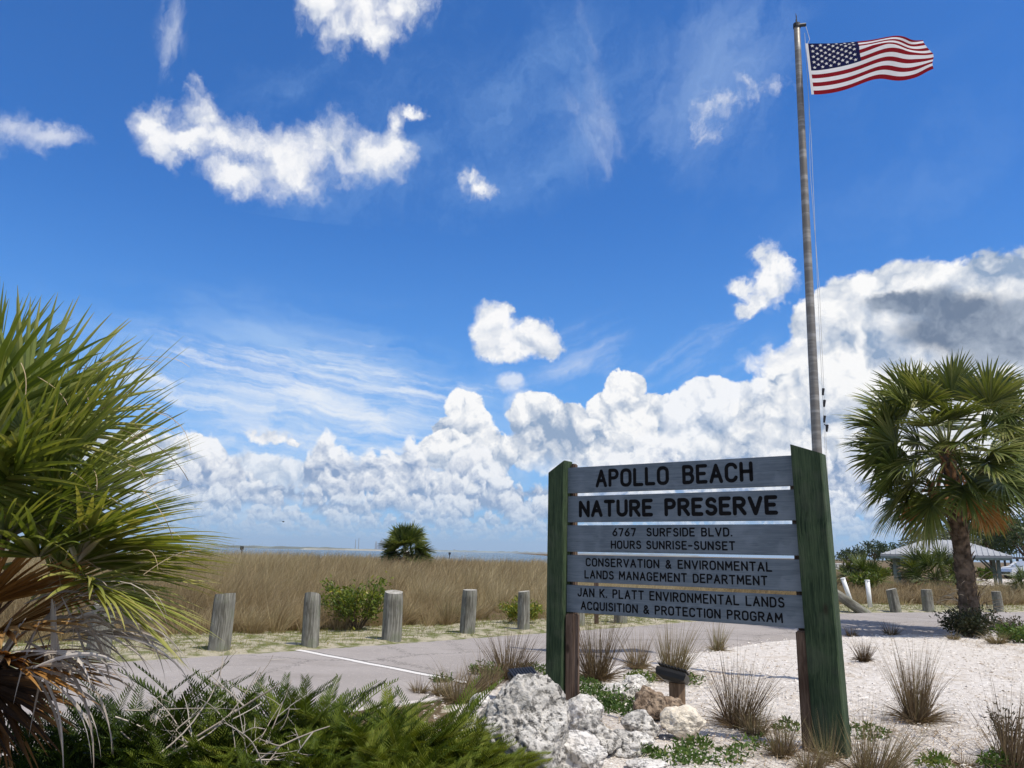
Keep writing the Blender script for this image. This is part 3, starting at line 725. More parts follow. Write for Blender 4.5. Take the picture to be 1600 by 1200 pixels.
def build_sign():
    L = Vector((.624, 8.679, 0)); R = Vector((2.654, 7.215, 0)); d = (R - L).normalized(); W = (R - L).length
    ang = math.atan2(d.y, d.x)
    root = empty('entrance_sign', (L.x, L.y, 0), ang)
    tag(root, "big timber notice with five weathered blue grey boards of routed black capitals between green posts", "sign")
    g_lo = {}
    # local axes: x along the boards, -y towards the reader, z up
    zt, hb, gp = 2.549, .286, .0334
    tilt = [0, .004, -.003, .002, -.004]
    rows = [(("APOLLO BEACH", .387, 2.126, .052, .248, .036, 1.15),), (("NATURE PRESERVE", .172, 2.345, .052, .236, .039, 1.05),),
            (("6767  SURFSIDE BLVD.", .590, 1.900, .168, .256, .0152, 1.0), ("HOURS SUNRISE-SUNSET", .570, 1.922, .038, .126, .0152, .9)),
            (("CONSERVATION & ENVIRONMENTAL", .259, 2.262, .168, .258, .0152, 1.0), ("LANDS MANAGEMENT DEPARTMENT", .243, 2.214, .040, .130, .0152, .95)),
            (("JAN K. PLATT ENVIRONMENTAL LANDS", .160, 2.360, .168, .262, .0152, .95), ("ACQUISITION & PROTECTION PROGRAM", .200, 2.338, .034, .124, .0152, .95))]
    z = zt
    for k in range(5):
        g = Geo(); zc = z - hb / 2
        bm = bmesh.new(); bmesh.ops.create_cube(bm, size=1)
        for v in bm.verts: v.co = Vector((v.co.x * (W + .20), v.co.y * .038, v.co.z * hb))
        bmesh.ops.bevel(bm, geom=bm.edges[:], offset=.004, segments=2, affect='EDGES')
        V = np.array([v.co[:] for v in bm.verts]); F = {}
        for f in bm.faces: F.setdefault(len(f.verts), []).append([v.index for v in f.verts])
        bm.free()
        g.add(V, [np.array(q) for q in F.values()])
        pl = g.build('plank', M_BOARD, root); pl.location = (W / 2, .019 + tilt[k], zc)
        for (txt, x0, x1, b0, b1, w, wd) in rows[k]:
            gl = Geo()
            lettering(gl, txt, x0 - W / 2, x1 - W / 2, b0 - hb / 2, b1 - hb / 2, w, -.0212, jit=.015, word=wd)
            gl.build('lettering', M_INK, pl)
        z -= hb + gp
    # posts: squared timbers whose tops fall away outwards, boards let into their inner faces
    pw = .215
    def post(x0, x1, zi, zo, zb, lean):
        lo, hi = min(x0, x1), max(x0, x1)
        zl, zh = (zi, zo) if x0 < x1 else (zo, zi)
        g = Geo()
        n = 14; yf, yb = -.085, .105; ch = .012
        ring = [(lo + ch, yf), (hi - ch, yf), (hi, yf + ch), (hi, yb - ch), (hi - ch, yb), (lo + ch, yb), (lo, yb - ch), (lo, yf + ch)]
        V = []
        for k in range(n + 1):
            for (x, y) in ring:
                top = zl + (zh - zl) * (x - lo) / (hi - lo)
                zz = zb + (top - zb) * k / n
                V.append((x + lean[0] * (zz - 1.6), y + lean[1] * (zz - 1.6), zz))
        m = 8; i = np.arange(n)[:, None] * m; j = np.arange(m)[None]; j2 = (j + 1) % m
        g.add(V, [np.stack([i + j, i + j2, i + m + j2, i + m + j], -1).reshape(-1, 4), (np.arange(m) + n * m)[None]])
        return g.build('post', M_POST, root)
    tag(post(W + .030, W + .030 + pw + .055, 2.645, 2.545, -.3, (-.018, 0)), "near post, bright green on its sunlit side")
    tag(post(.026, .026 - pw, 2.625, 2.49, -.3, (.006, 0)), "far post, greyer with bare split timber showing")
    def backer(x0, x1, y0, y1, ztop, zb):
        g = Geo(); box(g, ((x0 + x1) / 2, (y0 + y1) / 2, (ztop + zb) / 2), (abs(x1 - x0), y1 - y0, ztop - zb), bev=.012)
        return g.build('support_post', M_BACK, root)
    backer(.034, .145, -.055, .075, .970, -.3)
    backer(W - .050, W + .058, -.045, .085, .965, -.3)
    # slim uprights behind the boards, seen in the gaps
    backer(.034, .085, .047, .135, 2.60, -.25)
    backer(W - .050, W + .030, .047, .135, 2.50, -.25)
build_sign()

# ------------------------------------------------------------------ flagpole and flag
def build_flag():
    m, b, p = mat("pole_metal", .45, .5, .35)
    co = obj_co(b); n = b.noise(b.v('MULTIPLY', co, (3., 3., .9)), 6., 5, .65)
    st = b.noise(b.v('MULTIPLY', co, (1., 1., 9.)), .55, 4, .7)
    b.t.links.new(b.mix(b.mr(st, .45, .62), (.17, .155, .135), (.30, .285, .26)), p.inputs['Base Color'])
    b.t.links.new(b.mr(n, .3, .7, .35, .6), p.inputs['Roughness'])
    rope = plain("halyard_rope", (.55, .54, .50), .9); dark = plain("dark_fitting", (.03, .03, .032), .5, metal=.3)
    B = Vector((4.315, 10.9, 0)); T = Vector((4.507, 10.9, 10.02))
    root = tag(empty('flagpole', B), "tall tapering grey metal flagpole rising behind the sign's near green post", "flagpole")
    ax = T - B; H = lambda t: np.array(ax) * t
    g = Geo(); ts = np.linspace(-.02, 1, 24)
    tube(g, [H(t) for t in ts], [.076 - .028 * max(t, 0) for t in ts], 20)
    g.build('shaft', m, root, smooth=True)
    g = Geo(); tube(g, [H(1) + [0, 0, -.02], H(1) + [0, 0, .05]], [.060, .056], 14); tube(g, [H(1) + [.02, -.03, .0], H(1) + [.13, -.03, .015], ], [.028, .03], 10)
    tr = g.build('pulley_head', dark, root)
    g = Geo(); zz = np.linspace(0, .20, 7); tube(g, [H(1) + [-.003 * math.sin(q * 40), 0, .05 + q] for q in zz], [.016, .010, .014, .007, .010, .006, .003], 8)
    g.build('finial', dark, root, smooth=True)
    g = Geo(); a = H(1) + np.array([.13, -.03, .0]); c = H(.13) + np.array([.105, -.05, 0])
    off = np.array([.19, -.04, 0.])
    pts = [a, a + [.05, 0, -.25], np.array(atd(1262, 68, 10.88) - B)]
    tube(g, pts, .004, 5)
    low = np.array(atd(1264, 160, 10.88) - B)
    tube(g, [low, low + [-.06, 0, -1.2], H(.55) + [.13, -.05, 0], c], .0032, 5)
    tube(g, [H(.985) + [.10, -.05, 0], H(.8) + [.12, -.05, 0], H(.5) + [.10, -.05, 0], H(.3) + [.095, -.05, 0], c], .0032, 5)
    g.build('halyard', rope, root)
    g = Geo()
    for z0, dx in ((3.95, .10), (3.78, .11), (3.55, .10), (3.42, .13)):
        tube(g, [H(z0 / 10) + [dx, -.05, -.05], H(z0 / 10) + [dx + .015, -.05, .05]], [.014, .02], 6)
    tube(g, [H(.348) + [.10, -.05, .0], H(.34) + [.16, -.05, .02]], [.008, .006], 5)
    g.build('snap_hook', dark, root)
    # ---- the flag: cloth streaming to the right, its upper edge folding over towards the fly
    red = plain("flag_red", (.175, .008, .014), .9, .02, var=.06); whi = plain("flag_white", (.54, .53, .54), .75, var=.04)
    blu = plain("flag_blue", (.009, .011, .048), .9, .02, var=.06)
    mats = []
    for src in (red, whi, blu):                       # thin nylon: sun shows through
        nt = src.node_tree; bb = NB(nt); pr = nt.nodes['Principled BSDF']; out = [q for q in nt.nodes if q.type == 'OUTPUT_MATERIAL'][0]
        tr = bb.n('ShaderNodeBsdfTranslucent'); nt.links.new(pr.inputs['Base Color'].links[0].from_socket, tr.inputs[0])
        mx = bb.n('ShaderNodeMixShader'); mx.inputs[0].default_value = .22
        nt.links.new(pr.outputs[0], mx.inputs[1]); nt.links.new(tr.outputs[0], mx.inputs[2]); nt.links.new(mx.outputs[0], out.inputs[0]); mats.append(src)
    Hh, Wf = 1.07, 2.03; nu, nv = 76, 52
    top0 = np.array(atd(1262, 68, 10.86)); bot0 = np.array(atd(1265, 160, 10.86))
    hoist = bot0 - top0; hoist /= np.linalg.norm(hoist)
    def cloth(uu, vv):
        """uu 0..1 along the fly, vv 0..1 down the hoist."""
        x = uu * Wf
        fold = .60 * sstep(uu, .02, 1.05) ** .8                                       # how much of the hoist edge has rolled back at the top
        s = vv * Hh
        roll = np.clip(fold * Hh * (1 - .12 * uu) - s, 0, None)                            # cloth above the ridge goes over the back
        front = np.clip(s - fold * Hh * (1 - .12 * uu), 0, None)
        bx, by, bz = 0., 0., 0.
        drop = front * (1 - .02 * uu)
        zr = -.44 * fold * Hh * .8 + .02 * np.sin(uu * 3.0) + .19 * uu ** 1.5                                      # ridge line height above hoist corner
        Z = zr - drop * .96 + .0 * uu + roll * .50
        Y = .22 * roll + .10 * np.sin(uu * 7.5 + vv * 1.8) * uu - .16 * drop * (1 - .3 * uu) + .04 * np.sin(uu * 15 + vv * 4) * uu ** 1.5
        Xx = x * (1 - .02 * vv) - .04 * roll
        # the free lower edge sweeps upwards to the fly
        Z = Z + 0.0
        Xx = Xx + .02 * np.sin(vv * 9 + uu * 3) * uu
        Z = Z + .035 * np.sin(uu * 10 + vv * 3.) * uu * (.3 + vv) + .05 * sstep(uu, .85, 1.) * np.sin(vv * 7 + 1)
        P = np.stack([Xx, Y, Z], -1)
        return top0 + P + (hoist * 0 + np.array([hoist[0], 0, 0])) * (front)[..., None]
    u_, v_ = np.meshgrid(np.linspace(0, 1, nu + 1), np.linspace(0, 1, nv + 1))
    P = cloth(u_, v_)
    g = Geo(); i = np.arange(nv)[:, None] * (nu + 1) + np.arange(nu)[None]
    q = np.stack([i, i + nu + 1, i + nu + 2, i + 1], -1).reshape(-1, 4)
    ii, jj = np.meshgrid(np.arange(nu), np.arange(nv)); stripe = (jj * 13 // nv) % 2; canton = (ii < nu * .40) & (jj < nv * 7 // 13)
    mi = np.where(canton, 2, stripe).ravel()
    g.V.append(P.reshape(-1, 3)); g.T.append(np.full((nu + 1) * (nv + 1), .5)); g.n = (nu + 1) * (nv + 1)
    g.F.append(q); g.M.append(mi)
    o = g.build('flag', mats, smooth=True, loc=tuple(top0))
    tag(o, "stars and stripes flag streaming to the right from the tall pole", "flag")
    g = Geo()                                           # fifty stars, laid 3 mm off both faces of the cloth
    for r in range(9):
        for c_ in range(6 if r % 2 == 0 else 5):
            cu = .40 * ((c_ * 2 + (1 if r % 2 == 0 else 2)) / 12.); cv = (7 / 13.) * (r + 1) / 10.
            rad = .0308
            for sg in (-1, 1):
                a = np.arange(10) * np.pi / 5 - np.pi / 2; rr_ = np.where(np.arange(10) % 2 == 0, rad, rad * .42) * 1.15
                su = cu + rr_ * np.cos(a) / Wf; sv = cv + rr_ * np.sin(a) / Hh
                Q = cloth(np.r_[cu, su], np.r_[cv, sv])
                e = cloth(np.array([cu, cu + .004, cu]), np.array([cv, cv, cv + .004])); nn = np.cross(e[1] - e[0], e[2] - e[0]); nn /= np.linalg.norm(nn)
                k = np.arange(10); g.add(Q + nn * .004 * sg - top0, [np.stack([np.zeros(10, int), 1 + k, 1 + (k + 1) % 10], 1)])
    g.build('stars', whi, o)
    g = Geo(); vv = np.linspace(0, 1, 20); a = cloth(vv * 0, vv) - top0
    g.add(np.concatenate([a + [-.035, 0, 0], a + [.004, -.003, 0]]), [np.stack([np.arange(19), np.arange(19) + 1, np.arange(19) + 21, np.arange(19) + 20], 1)])
    g.build('heading', whi, o)
build_flag()

# ------------------------------------------------------------------ timber bollards along the road
M_BOL = wood("bollard_timber", (.085, .080, .062), (.315, .305, .260), 2, 55., .05, .9, knots=5., bmp=1., knotc=(.09, .08, .06), moss=((.11, .13, .07), .5))
M_BOLTOP = wood("bollard_end_grain", (.20, .185, .15), (.44, .42, .37), 2, 30., 1., .95, bmp=.5)
def bollard(pos, h, r, lean, label, seed, slope=.03, fallen=None, slim=False):
    q = rs(seed); n, k = 20, 9
    root = tag(empty('bollard', pos, q.uniform(0, 6)), label, "bollard", "timber bollards along the road edge")
    a = np.linspace(0, 2 * np.pi, n, endpoint=False)
    prof = r * 1.02 * (1 + .035 * np.sin(a * 2 + q.uniform(0, 6)) + .03 * np.sin(a * 5 + q.uniform(0, 6)) + .018 * q.normal(size=n))
    sa = q.uniform(0, 6); g = Geo(); V = []
    for j in range(k + 1):
        t = j / k; top = h + slope * np.cos(a - sa)
        z = -.25 + (top + .25) * t; s = 1 - .05 * t + (.0 if j < k else -.05)
        V.append(np.stack([prof * s * np.cos(a), prof * s * np.sin(a), z + (.006 if j == k else 0)], 1))
    i = np.arange(k)[:, None] * n; jj = np.arange(n)[None]; j2 = (jj + 1) % n
    g.add(np.concatenate(V), [np.stack([i + jj, i + j2, i + n + j2, i + n + jj], -1).reshape(-1, 4)])
    body = g.build('log', M_BOL, root, smooth=False)
    g = Geo(); top = V[-1]; c = top.mean(0) + [0, 0, .004]
    g.add(np.concatenate([[c], top + [0, 0, .001]]), [np.stack([np.zeros(n, int), 1 + np.arange(n), 1 + (np.arange(n) + 1) % n], 1)])
    g.build('end_grain', M_BOLTOP, root)
    rz = root.rotation_euler.z; root.rotation_euler = (lean[1], lean[0], 0)
    return root
def on_ground(x, y): p = gat(x, y); return (p.x, p.y, gz(p.x, p.y))
BOLL = [((342, 1015), .86, .168, (.02, .0), "thick grey timber bollard nearest the big fan palm, leaning slightly right", 1, .02),
        ((484, 1008), .83, .140, (-.015, .0), "grey timber bollard beside the end of the white road line, its top cut aslant", 2, .045),
        ((612, 999), .84, .178, (.0, .0), "stout grey timber bollard in front of the small sabal palm, widest of its row", 3, .03),
        ((730, 989), .84, .155, (.04, .0), "grey timber bollard standing beside the lone pale grass tussock on the verge", 4, .01),
        ((818, 983), .78, .135, (.0, .0), "grey timber bollard between the green shrub and the sign's far post", 5, .015),
        ((903, 977), .72, .15, (.0, .0), "grey timber bollard seen under the boards right beside the sign's far post", 6, .02),
        ((970, 973), .74, .17, (.0, .0), "grey timber bollard seen under the middle of the sign's lowest board", 7, .02),
        ((153, 1030), .80, .16, (.0, .0), "grey timber bollard half hidden behind the big palm's drooping fronds", 8, .02),
        ((1400, 955), .72, .165, (-.14, .0), "pale timber bollard across the road tilting to the left, beside the white pipes", 9, .02),
        ((1451, 954), .70, .175, (-.02, .0), "upright timber bollard across the road just left of the tall palm's trunk", 10, .0),
        ((1561, 954), .66, .150, (-.05, .0), "timber bollard across the road to the right of the tall palm's trunk", 11, .0),
        ((1337, 955), 1.05, .155, (-.98, .0), "fallen timber bollard lying over at a steep slant by the leaning white pipe", 12, .0)]
for (p, h, r, le, lab, sd_, sl) in BOLL:
    q = on_ground(*p)
    if sd_ == 12: q = on_ground(1350, 956)
    bollard(q, h, r, le, lab, sd_, sl)
q = on_ground(932, 975); root = tag(empty('wooden_stake', q), "thin brown wooden stake between two bollards under the sign boards", "stake")
g = Geo(); box(g, (0, 0, .55), (.10, .08, 1.5), bev=.01); g.build('stake_body', M_BACK, root)
g = Geo(); box(g, (0, 0, 1.32), (.13, .10, .05), bev=.01); g.build('stake_cap', M_BOLTOP, root)
M_PVC = plain("white_pipe", (.72, .72, .70), .5, var=.06)
for (p0, p1, lab) in (((1328, 936), (1317, 904), "leaning white plastic pipe marker behind the fallen bollard"), ((1359, 942), (1355, 907), "upright white plastic pipe marker left of the tilting bollard")):
    a = atd(*p0, 27.5); c = atd(*p1, 27.5); root = tag(empty('marker_pipe', a), lab, "marker post", "white marker pipes in the grass")
    d = np.array(c - a); g = Geo(); tube(g, [-d * .35, d], [.075, .075], 12); g.build('pipe', M_PVC, root, smooth=True)
    g = Geo(); tube(g, [d * .985, d * 1.03], [.088, .08], 12); g.build('pipe_cap', M_PVC, root)

# ------------------------------------------------------------------ limestone boulders
def rockmat(name, a, c, pit, pits=1., sc=14.):
    m, b, p = mat(name, .92, .15)
    co = obj_co(b)
    n1 = b.noise(co, sc * .35, 6, .65); n2 = b.noise(co, sc * 1.6, 7, .7); v = b.voro(b.v('ADD', co, b.v('SCALE', b.xyz(n2, n1, n2), .05)), sc * 1.5, 2., .6, dim='3D')
    col = b.mix(b.mr(n1, .35, .65), a, c)
    pat = b.mr(b.noise(co, sc * .22, 3), .36, .58, .15, 1.)
    col = b.mix(b.m('MULTIPLY', b.mr(b.noise(co, sc * .5, 5, .65), .55, .70), .45), col, tuple(q * .62 for q in (a[0], a[1] * .94, a[2] * .84)))
    hole = b.m('MULTIPLY', b.m('MULTIPLY', b.mr(n2, .49, .37), pits), pat); hole = b.m('MAXIMUM', hole, b.m('MULTIPLY', b.mr(v, .20, .06), pits * .8))
    col = b.mix(b.m('MULTIPLY', hole, .85), col, pit)
    b.t.links.new(col, p.inputs['Base Color'])
    bump(b, p, b.m('SUBTRACT', b.m('ADD', n2, b.m('MULTIPLY', n1, .6)), b.m('MULTIPLY', hole, .7)), 1., .035)
    return m
M_ROCK = rockmat("karst_limestone", (.46, .435, .395), (.70, .665, .61), (.070, .067, .065), 1., 13.)
M_ROCKW = rockmat("pale_limestone", (.64, .60, .55), (.82, .79, .74), (.20, .18, .16), .6, 16.)
M_ROCKB = rockmat("brown_stone", (.22, .155, .105), (.42, .32, .23), (.06, .045, .035), .8, 16.)
M_ROCKT = rockmat("cream_stone", (.66, .58, .46), (.80, .72, .60), (.40, .33, .25), .25, 10.)
from mathutils import noise as mnoise
def rock(c, size, seed, m, label, cuts=7, rough=.10, sub=5, rz=0., group="limestone rocks around the sign"):
    q = rs(seed); bm = bmesh.new(); bmesh.ops.create_icosphere(bm, subdivisions=sub, radius=1)
    planes = [(nrm(q.normal(size=3)), q.uniform(.56, .92)) for _ in range(cuts + 3)]
    sv = Vector(q.uniform(-50, 50, 3))
    S = Vector(size)
    for v in bm.verts:
        d = v.co.normalized(); r = 1.
        for (pn, pd) in planes:
            dt = d.x * pn[0] + d.y * pn[1] + d.z * pn[2]
            if dt > 1e-3: r = min(r, pd / dt)
        k = mnoise.fractal(d * 1.6 + sv, 1., 2., 4) * .16
        big = max(S)
        pit = -abs(mnoise.noise(d * 9. * big * 2.2 + sv)) * rough * .5 + mnoise.fractal(d * 14 * big + sv, .8, 2.1, 4) * rough * .45 - max(0., mnoise.noise(d * 26 * big + sv) - .22) * rough * 1.2
        r = r * (1 + k) + pit * .6
        v.co = Vector((d.x * r * S.x, d.y * r * S.y, d.z * r * S.z))
    me = bpy.data.meshes.new('rock'); bm.to_mesh(me); bm.free()
    me.polygons.foreach_set('use_smooth', [sub >= 6] * len(me.polygons)); me.materials.append(m)
    o = bpy.data.objects.new('rock', me); C.objects.link(o); o.location = c; o.rotation_euler.z = rz
    tag(o, label, "rock", group); return o
def rock_px(px_, py_, hw, hh, m, seed, label, base=None, flat=1., rz=0., **kw):
    b = gat(px_, (py_ + hh * .75) if base is None else base); D = b.y
    c = atd(px_, py_, D); k = D / 1200
    z = c.z
    return rock((c.x, D + .15 * hw * k, z), (hw * k * 1.12, hw * k * flat, hh * k * 1.15), seed, m, label, rz=0., **kw)
rock_px(810, 1152, 76, 82, M_ROCK, 11, "largest grey white boulder, pitted all over, left of the smaller rocks", base=1222, cuts=5, sub=6, rough=.16)
rock_px(915, 1122, 30, 26, M_ROCKW, 12, "smooth chalk white rock touching the largest boulder's right shoulder", base=1140)
rock_px(931, 1152, 33, 28, M_ROCK, 13, "grey pitted rock slanting down to the right beside the largest boulder", base=1180)
rock_px(903, 1180, 42, 28, M_ROCKW, 14, "pale low rock at the foot of the largest boulder, frontmost of the heap", base=1205)
rock_px(975, 1164, 28, 18, M_ROCK, 15, "small grey rock with a sharp ridge between the slanting grey rock and a white cobble", base=1180)
rock_px(999, 1158, 20, 14, M_ROCKW, 16, "small whitish cobble just left of the green weeds on the sand", base=1170)
rock_px(1004, 1136, 29, 18, M_ROCK, 17, "rounded grey white rock between the brown rocks and the front heap", base=1150)
rock_px(1021, 1102, 25, 25, M_ROCKB, 18, "dark brown rough rock left of the short wooden stub under the solar lamp", base=1125)
rock_px(1047, 1110, 19, 19, M_ROCKB, 19, "smooth brown grey rock wedged between the dark brown rock and the cream slab", base=1126)
rock_px(1068, 1136, 31, 25, M_ROCKT, 20, "clean cream coloured angular slab, pointed at the top", base=1155, cuts=9, rough=.03)
rock_px(989, 1072, 22, 13, M_ROCKW, 21, "pale flat rock among weeds at the back of the heap, behind the brown rocks", base=1082)
rock_px(961, 1080, 16, 10, M_ROCKW, 22, "small white stone amid green weeds, leftmost at the back of the heap", base=1088)
rock_px(986, 1090, 14, 11, M_ROCK, 23, "small grey stone amid weeds just left of the dark brown rock", base=1098)
rock_px(1010, 1196, 26, 10, M_ROCKW, 24, "half buried white stone in the sand at the photo's bottom edge", base=1202)
rock_px(752, 1098, 16, 12, M_ROCKW, 25, "small pale stone peeping out of dry grass left of the largest boulder", base=1105)

# ------------------------------------------------------------------ solar spotlights that light the sign at night
M_BLK = plain("black_plastic", (.012, .012, .013), .45, .4); M_STUB = wood("stub_timber", (.10, .065, .04), (.30, .21, .14), 2, 40., .06)
M_GREYPL = plain("grey_plate", (.30, .35, .36), .6)
def spotlight(px_, py_, base_y, hw, label, yaw, pitch, post=True, roll=0.):
    b = gat(px_ + 6, base_y); D = b.y; k = D / 1200; c = atd(px_, py_, D)
    root = tag(empty('solar_spotlight', (b.x, b.y, gz(b.x, b.y))), label, "spotlight", "black solar spotlights below the sign")
    rel = np.array((c.x - b.x, 0., c.z - gz(b.x, b.y))); w = hw * k
    Rm = np.array((Matrix.Rotation(roll, 3, 'Y') @ Matrix.Rotation(pitch, 3, 'X') @ Matrix.Rotation(yaw, 3, 'Z')))
    g = Geo(); n = 0
    V = []
    for (sx, sy, sz) in ((1.0, .78, .03), (1.04, .82, .0), (.98, .76, -.045), (.50, .42, -.075)):
        for (x, y) in ((-1, -1), (1, -1), (1, 1), (-1, 1)): V.append((x * sx * w, y * sy * w, sz * w / .15))
    V = np.array(V) @ Rm.T + rel
    F = [[r * 4 + j, r * 4 + (j + 1) % 4, (r + 1) * 4 + (j + 1) % 4, (r + 1) * 4 + j] for r in range(3) for j in range(4)]
    g.add(V, [np.array(F), np.array([[3, 2, 1, 0], [12, 13, 14, 15]])])
    hd = g.build('lamp_head', M_BLK, root)
    g = Geo()
    for j in range(9):
        x = (-.9 + j * .225) * w
        bx = np.array([[x - .012, -.76 * w, .05 * w / .15], [x + .012, -.76 * w, .05 * w / .15], [x + .012, .76 * w, .05 * w / .15], [x - .012, .76 * w, .05 * w / .15]])
        bx = np.concatenate([bx, bx + [0, 0, .018]]) @ Rm.T + rel
        g.add(bx, [np.array([[4, 5, 6, 7], [0, 1, 5, 4], [1, 2, 6, 5], [2, 3, 7, 6], [3, 0, 4, 7]])])
    g.build('cooling_fin', M_BLK, hd)
    if post:
        h = rel[2] - .08; g = Geo(); box(g, (rel[0] + .05, .02, h / 2 - .1), (.135, .135, h + .2), rot=np.array(Matrix.Rotation(.35, 3, 'Z')), bev=.006)
        g.build('mounting_stub', M_STUB, root)
        g = Geo(); Rz = np.array(Matrix.Rotation(.35, 3, 'Z')); cc = np.array((.0705, 0, 0)) @ Rz.T
        box(g, (rel[0] + .05 + cc[0], .02 + cc[1], h - .085), (.006, .12, .13), rot=Rz); g.build('side_plate', M_GREYPL, root)
    else:
        g = Geo(); tube(g, [(rel[0], 0, -.1), (rel[0], 0, rel[2] - .05)], .03, 8); g.build('stake_leg', M_BLK, root)
spotlight(1051, 1054, 1097, 21.5, "black solar spotlight tilted on a short brown wooden stub before the grass clumps", -.45, -.22, roll=.30)
spotlight(817, 1058, 1085, 19, "black ribbed solar spotlight peeping out behind the largest boulder", .3, .25, post=False)
# ------------------------------------------------------------------ leaf colours
G_ = lambda *a: [(i / (len(a) - 1), c) for i, c in enumerate(a)]
M_FROND = leafmat("palm_leaf", G_((.018, .038, .008), (.050, .086, .014), (.125, .172, .030), (.22, .255, .052), (.36, .34, .10)), .34, .32, .5)
M_FROND2 = leafmat("palm_leaf_far", G_((.016, .030, .007), (.034, .056, .011), (.078, .108, .020), (.15, .172, .040), (.28, .27, .10)), .42, .25, .4)
M_DEADFAN = leafmat("dead_palm_leaf", G_((.030, .016, .008), (.19, .085, .022), (.30, .15, .04), (.40, .25, .10)), .7, .25, .2, (1.2, .9, .6))
M_DEADTIP = leafmat("bleached_leaf", G_((.22, .18, .14), (.38, .33, .28), (.55, .50, .45)), .8, .2, .1, (1, 1, 1))
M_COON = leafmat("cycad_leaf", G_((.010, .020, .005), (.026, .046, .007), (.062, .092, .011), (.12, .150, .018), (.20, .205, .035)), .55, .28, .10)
M_TUFT = leafmat("bunch_grass", G_((.075, .050, .030), (.15, .105, .060), (.24, .18, .105), (.22, .20, .085), (.36, .30, .18)), .75, .2, .2, (1.1, 1., .7))
M_FIELD = leafmat("field_grass", G_((.14, .095, .048), (.255, .185, .098), (.38, .290, .165), (.35, .285, .145), (.54, .45, .29)), .8, .25, .15, (1.1, 1., .7))
M_WEED = leafmat("weed_leaf", G_((.025, .055, .012), (.055, .105, .022), (.095, .155, .030), (.17, .20, .05)), .5, .3, .3)
M_BUSH = leafmat("shrub_leaf", G_((.040, .075, .012), (.085, .130, .018), (.155, .190, .024), (.30, .27, .03)), .45, .3, .3)
M_DARKB = leafmat("dark_shrub_leaf", G_((.014, .020, .010), (.030, .040, .016), (.060, .055, .026), (.09, .06, .04)), .55, .2, .3)
M_TREE = leafmat("tree_leaf", G_((.020, .036, .012), (.040, .062, .020), (.070, .095, .030), (.11, .125, .05)), .5, .25, .3)
M_GREYTREE = leafmat("grey_tree_leaf", G_((.055, .065, .040), (.090, .100, .065), (.14, .15, .10), (.20, .20, .15)), .6, .2, .2)
M_LAWN = leafmat("verge_grass_blade", G_((.11, .10, .025), (.15, .16, .035), (.20, .20, .05), (.32, .27, .10)), .7, .25, .2)
M_STRAW = leafmat("straw", G_((.10, .065, .035), (.23, .155, .085), (.38, .29, .18), (.55, .47, .36)), .85, .1, .1, (1, 1, 1))
M_TWIG = leafmat("dead_twig", G_((.20, .16, .125), (.36, .31, .26), (.52, .47, .41)), .85, 0, .1)
M_BARK = plain("palm_bark", (.115, .085, .062), .95, .1, var=.55, scale=7.); M_BOOT = plain("leaf_boot", (.23, .125, .062), .9, .1, var=.5, scale=9.)
M_STEM = plain("woody_stem", (.10, .075, .05), .9, .1, var=.4)

def perp(d, up=(0, 0, 1.)):
    d = np.array(d, float); d /= np.linalg.norm(d); n = np.array(up, float) - d * np.dot(up, d)
    if np.linalg.norm(n) < 1e-3: n = np.array([1., 0, 0]) - d * d[0]
    return d, n / np.linalg.norm(n)
def fan(g, base, d, pet, L, q, nseg=44, spread=2.15, tone=.45, tv=.2, pdroop=.25, seg_droop=.5, width=.036, up=(0, 0, 1.), vee=.25, mi=0, mi_st=0, tips=None, segs=6, roll=0., dead=0., jit=.025):
    """A costapalmate fan leaf: leaf stalk, then folded segments radiating from its end."""
    d, n = perp(d, up)
    pts = [np.array(base, float)]; dd = d.copy()
    for k in range(6):
        pts.append(pts[-1] + dd * pet / 6); dd = nrm(dd + np.array([0, 0, -1.]) * pdroop / 6)
    pts = np.array(pts); tube(g, pts, np.linspace(.022, .011, 7) * (L / .9), 5, tone + .25, mi_st, cap=False)
    f, n = perp(dd, n); s = np.cross(f, n)
    if roll: n, s = n * math.cos(roll) + s * math.sin(roll), s * math.cos(roll) - n * math.sin(roll)
    th = np.linspace(-spread, spread, nseg) + q.normal(0, jit, nseg)
    ct, st_ = np.cos(th)[:, None], np.sin(th)[:, None]
    along = .22 * L * np.clip(np.cos(th * .5), 0, 1)[:, None]
    root = pts[-1] + f * along * 1.0 - n * (along ** 2) * .9
    dirs = f * ct + s * st_ + n * (vee * np.abs(st_) + .10 - .35 * along / L + q.normal(0, jit * 2.2, nseg)[:, None])
    side = -f * st_ + s * ct
    ln = L * (.70 + .30 * np.cos(th * .75)) * (1 + q.normal(0, .05, nseg))
    tn = tone + q.normal(0, tv * .5, nseg) + q.uniform(-.08, .08)
    blades(g, root, dirs, ln, width * (L / .9) * (1 + q.normal(0, .08, nseg)), seg_droop * (1 + q.normal(0, .35, nseg)), segs, tn, side=nrm(side), prof='lance', fold=.38, pw=2.2, mi=mi, tone_tip=.28 + dead)

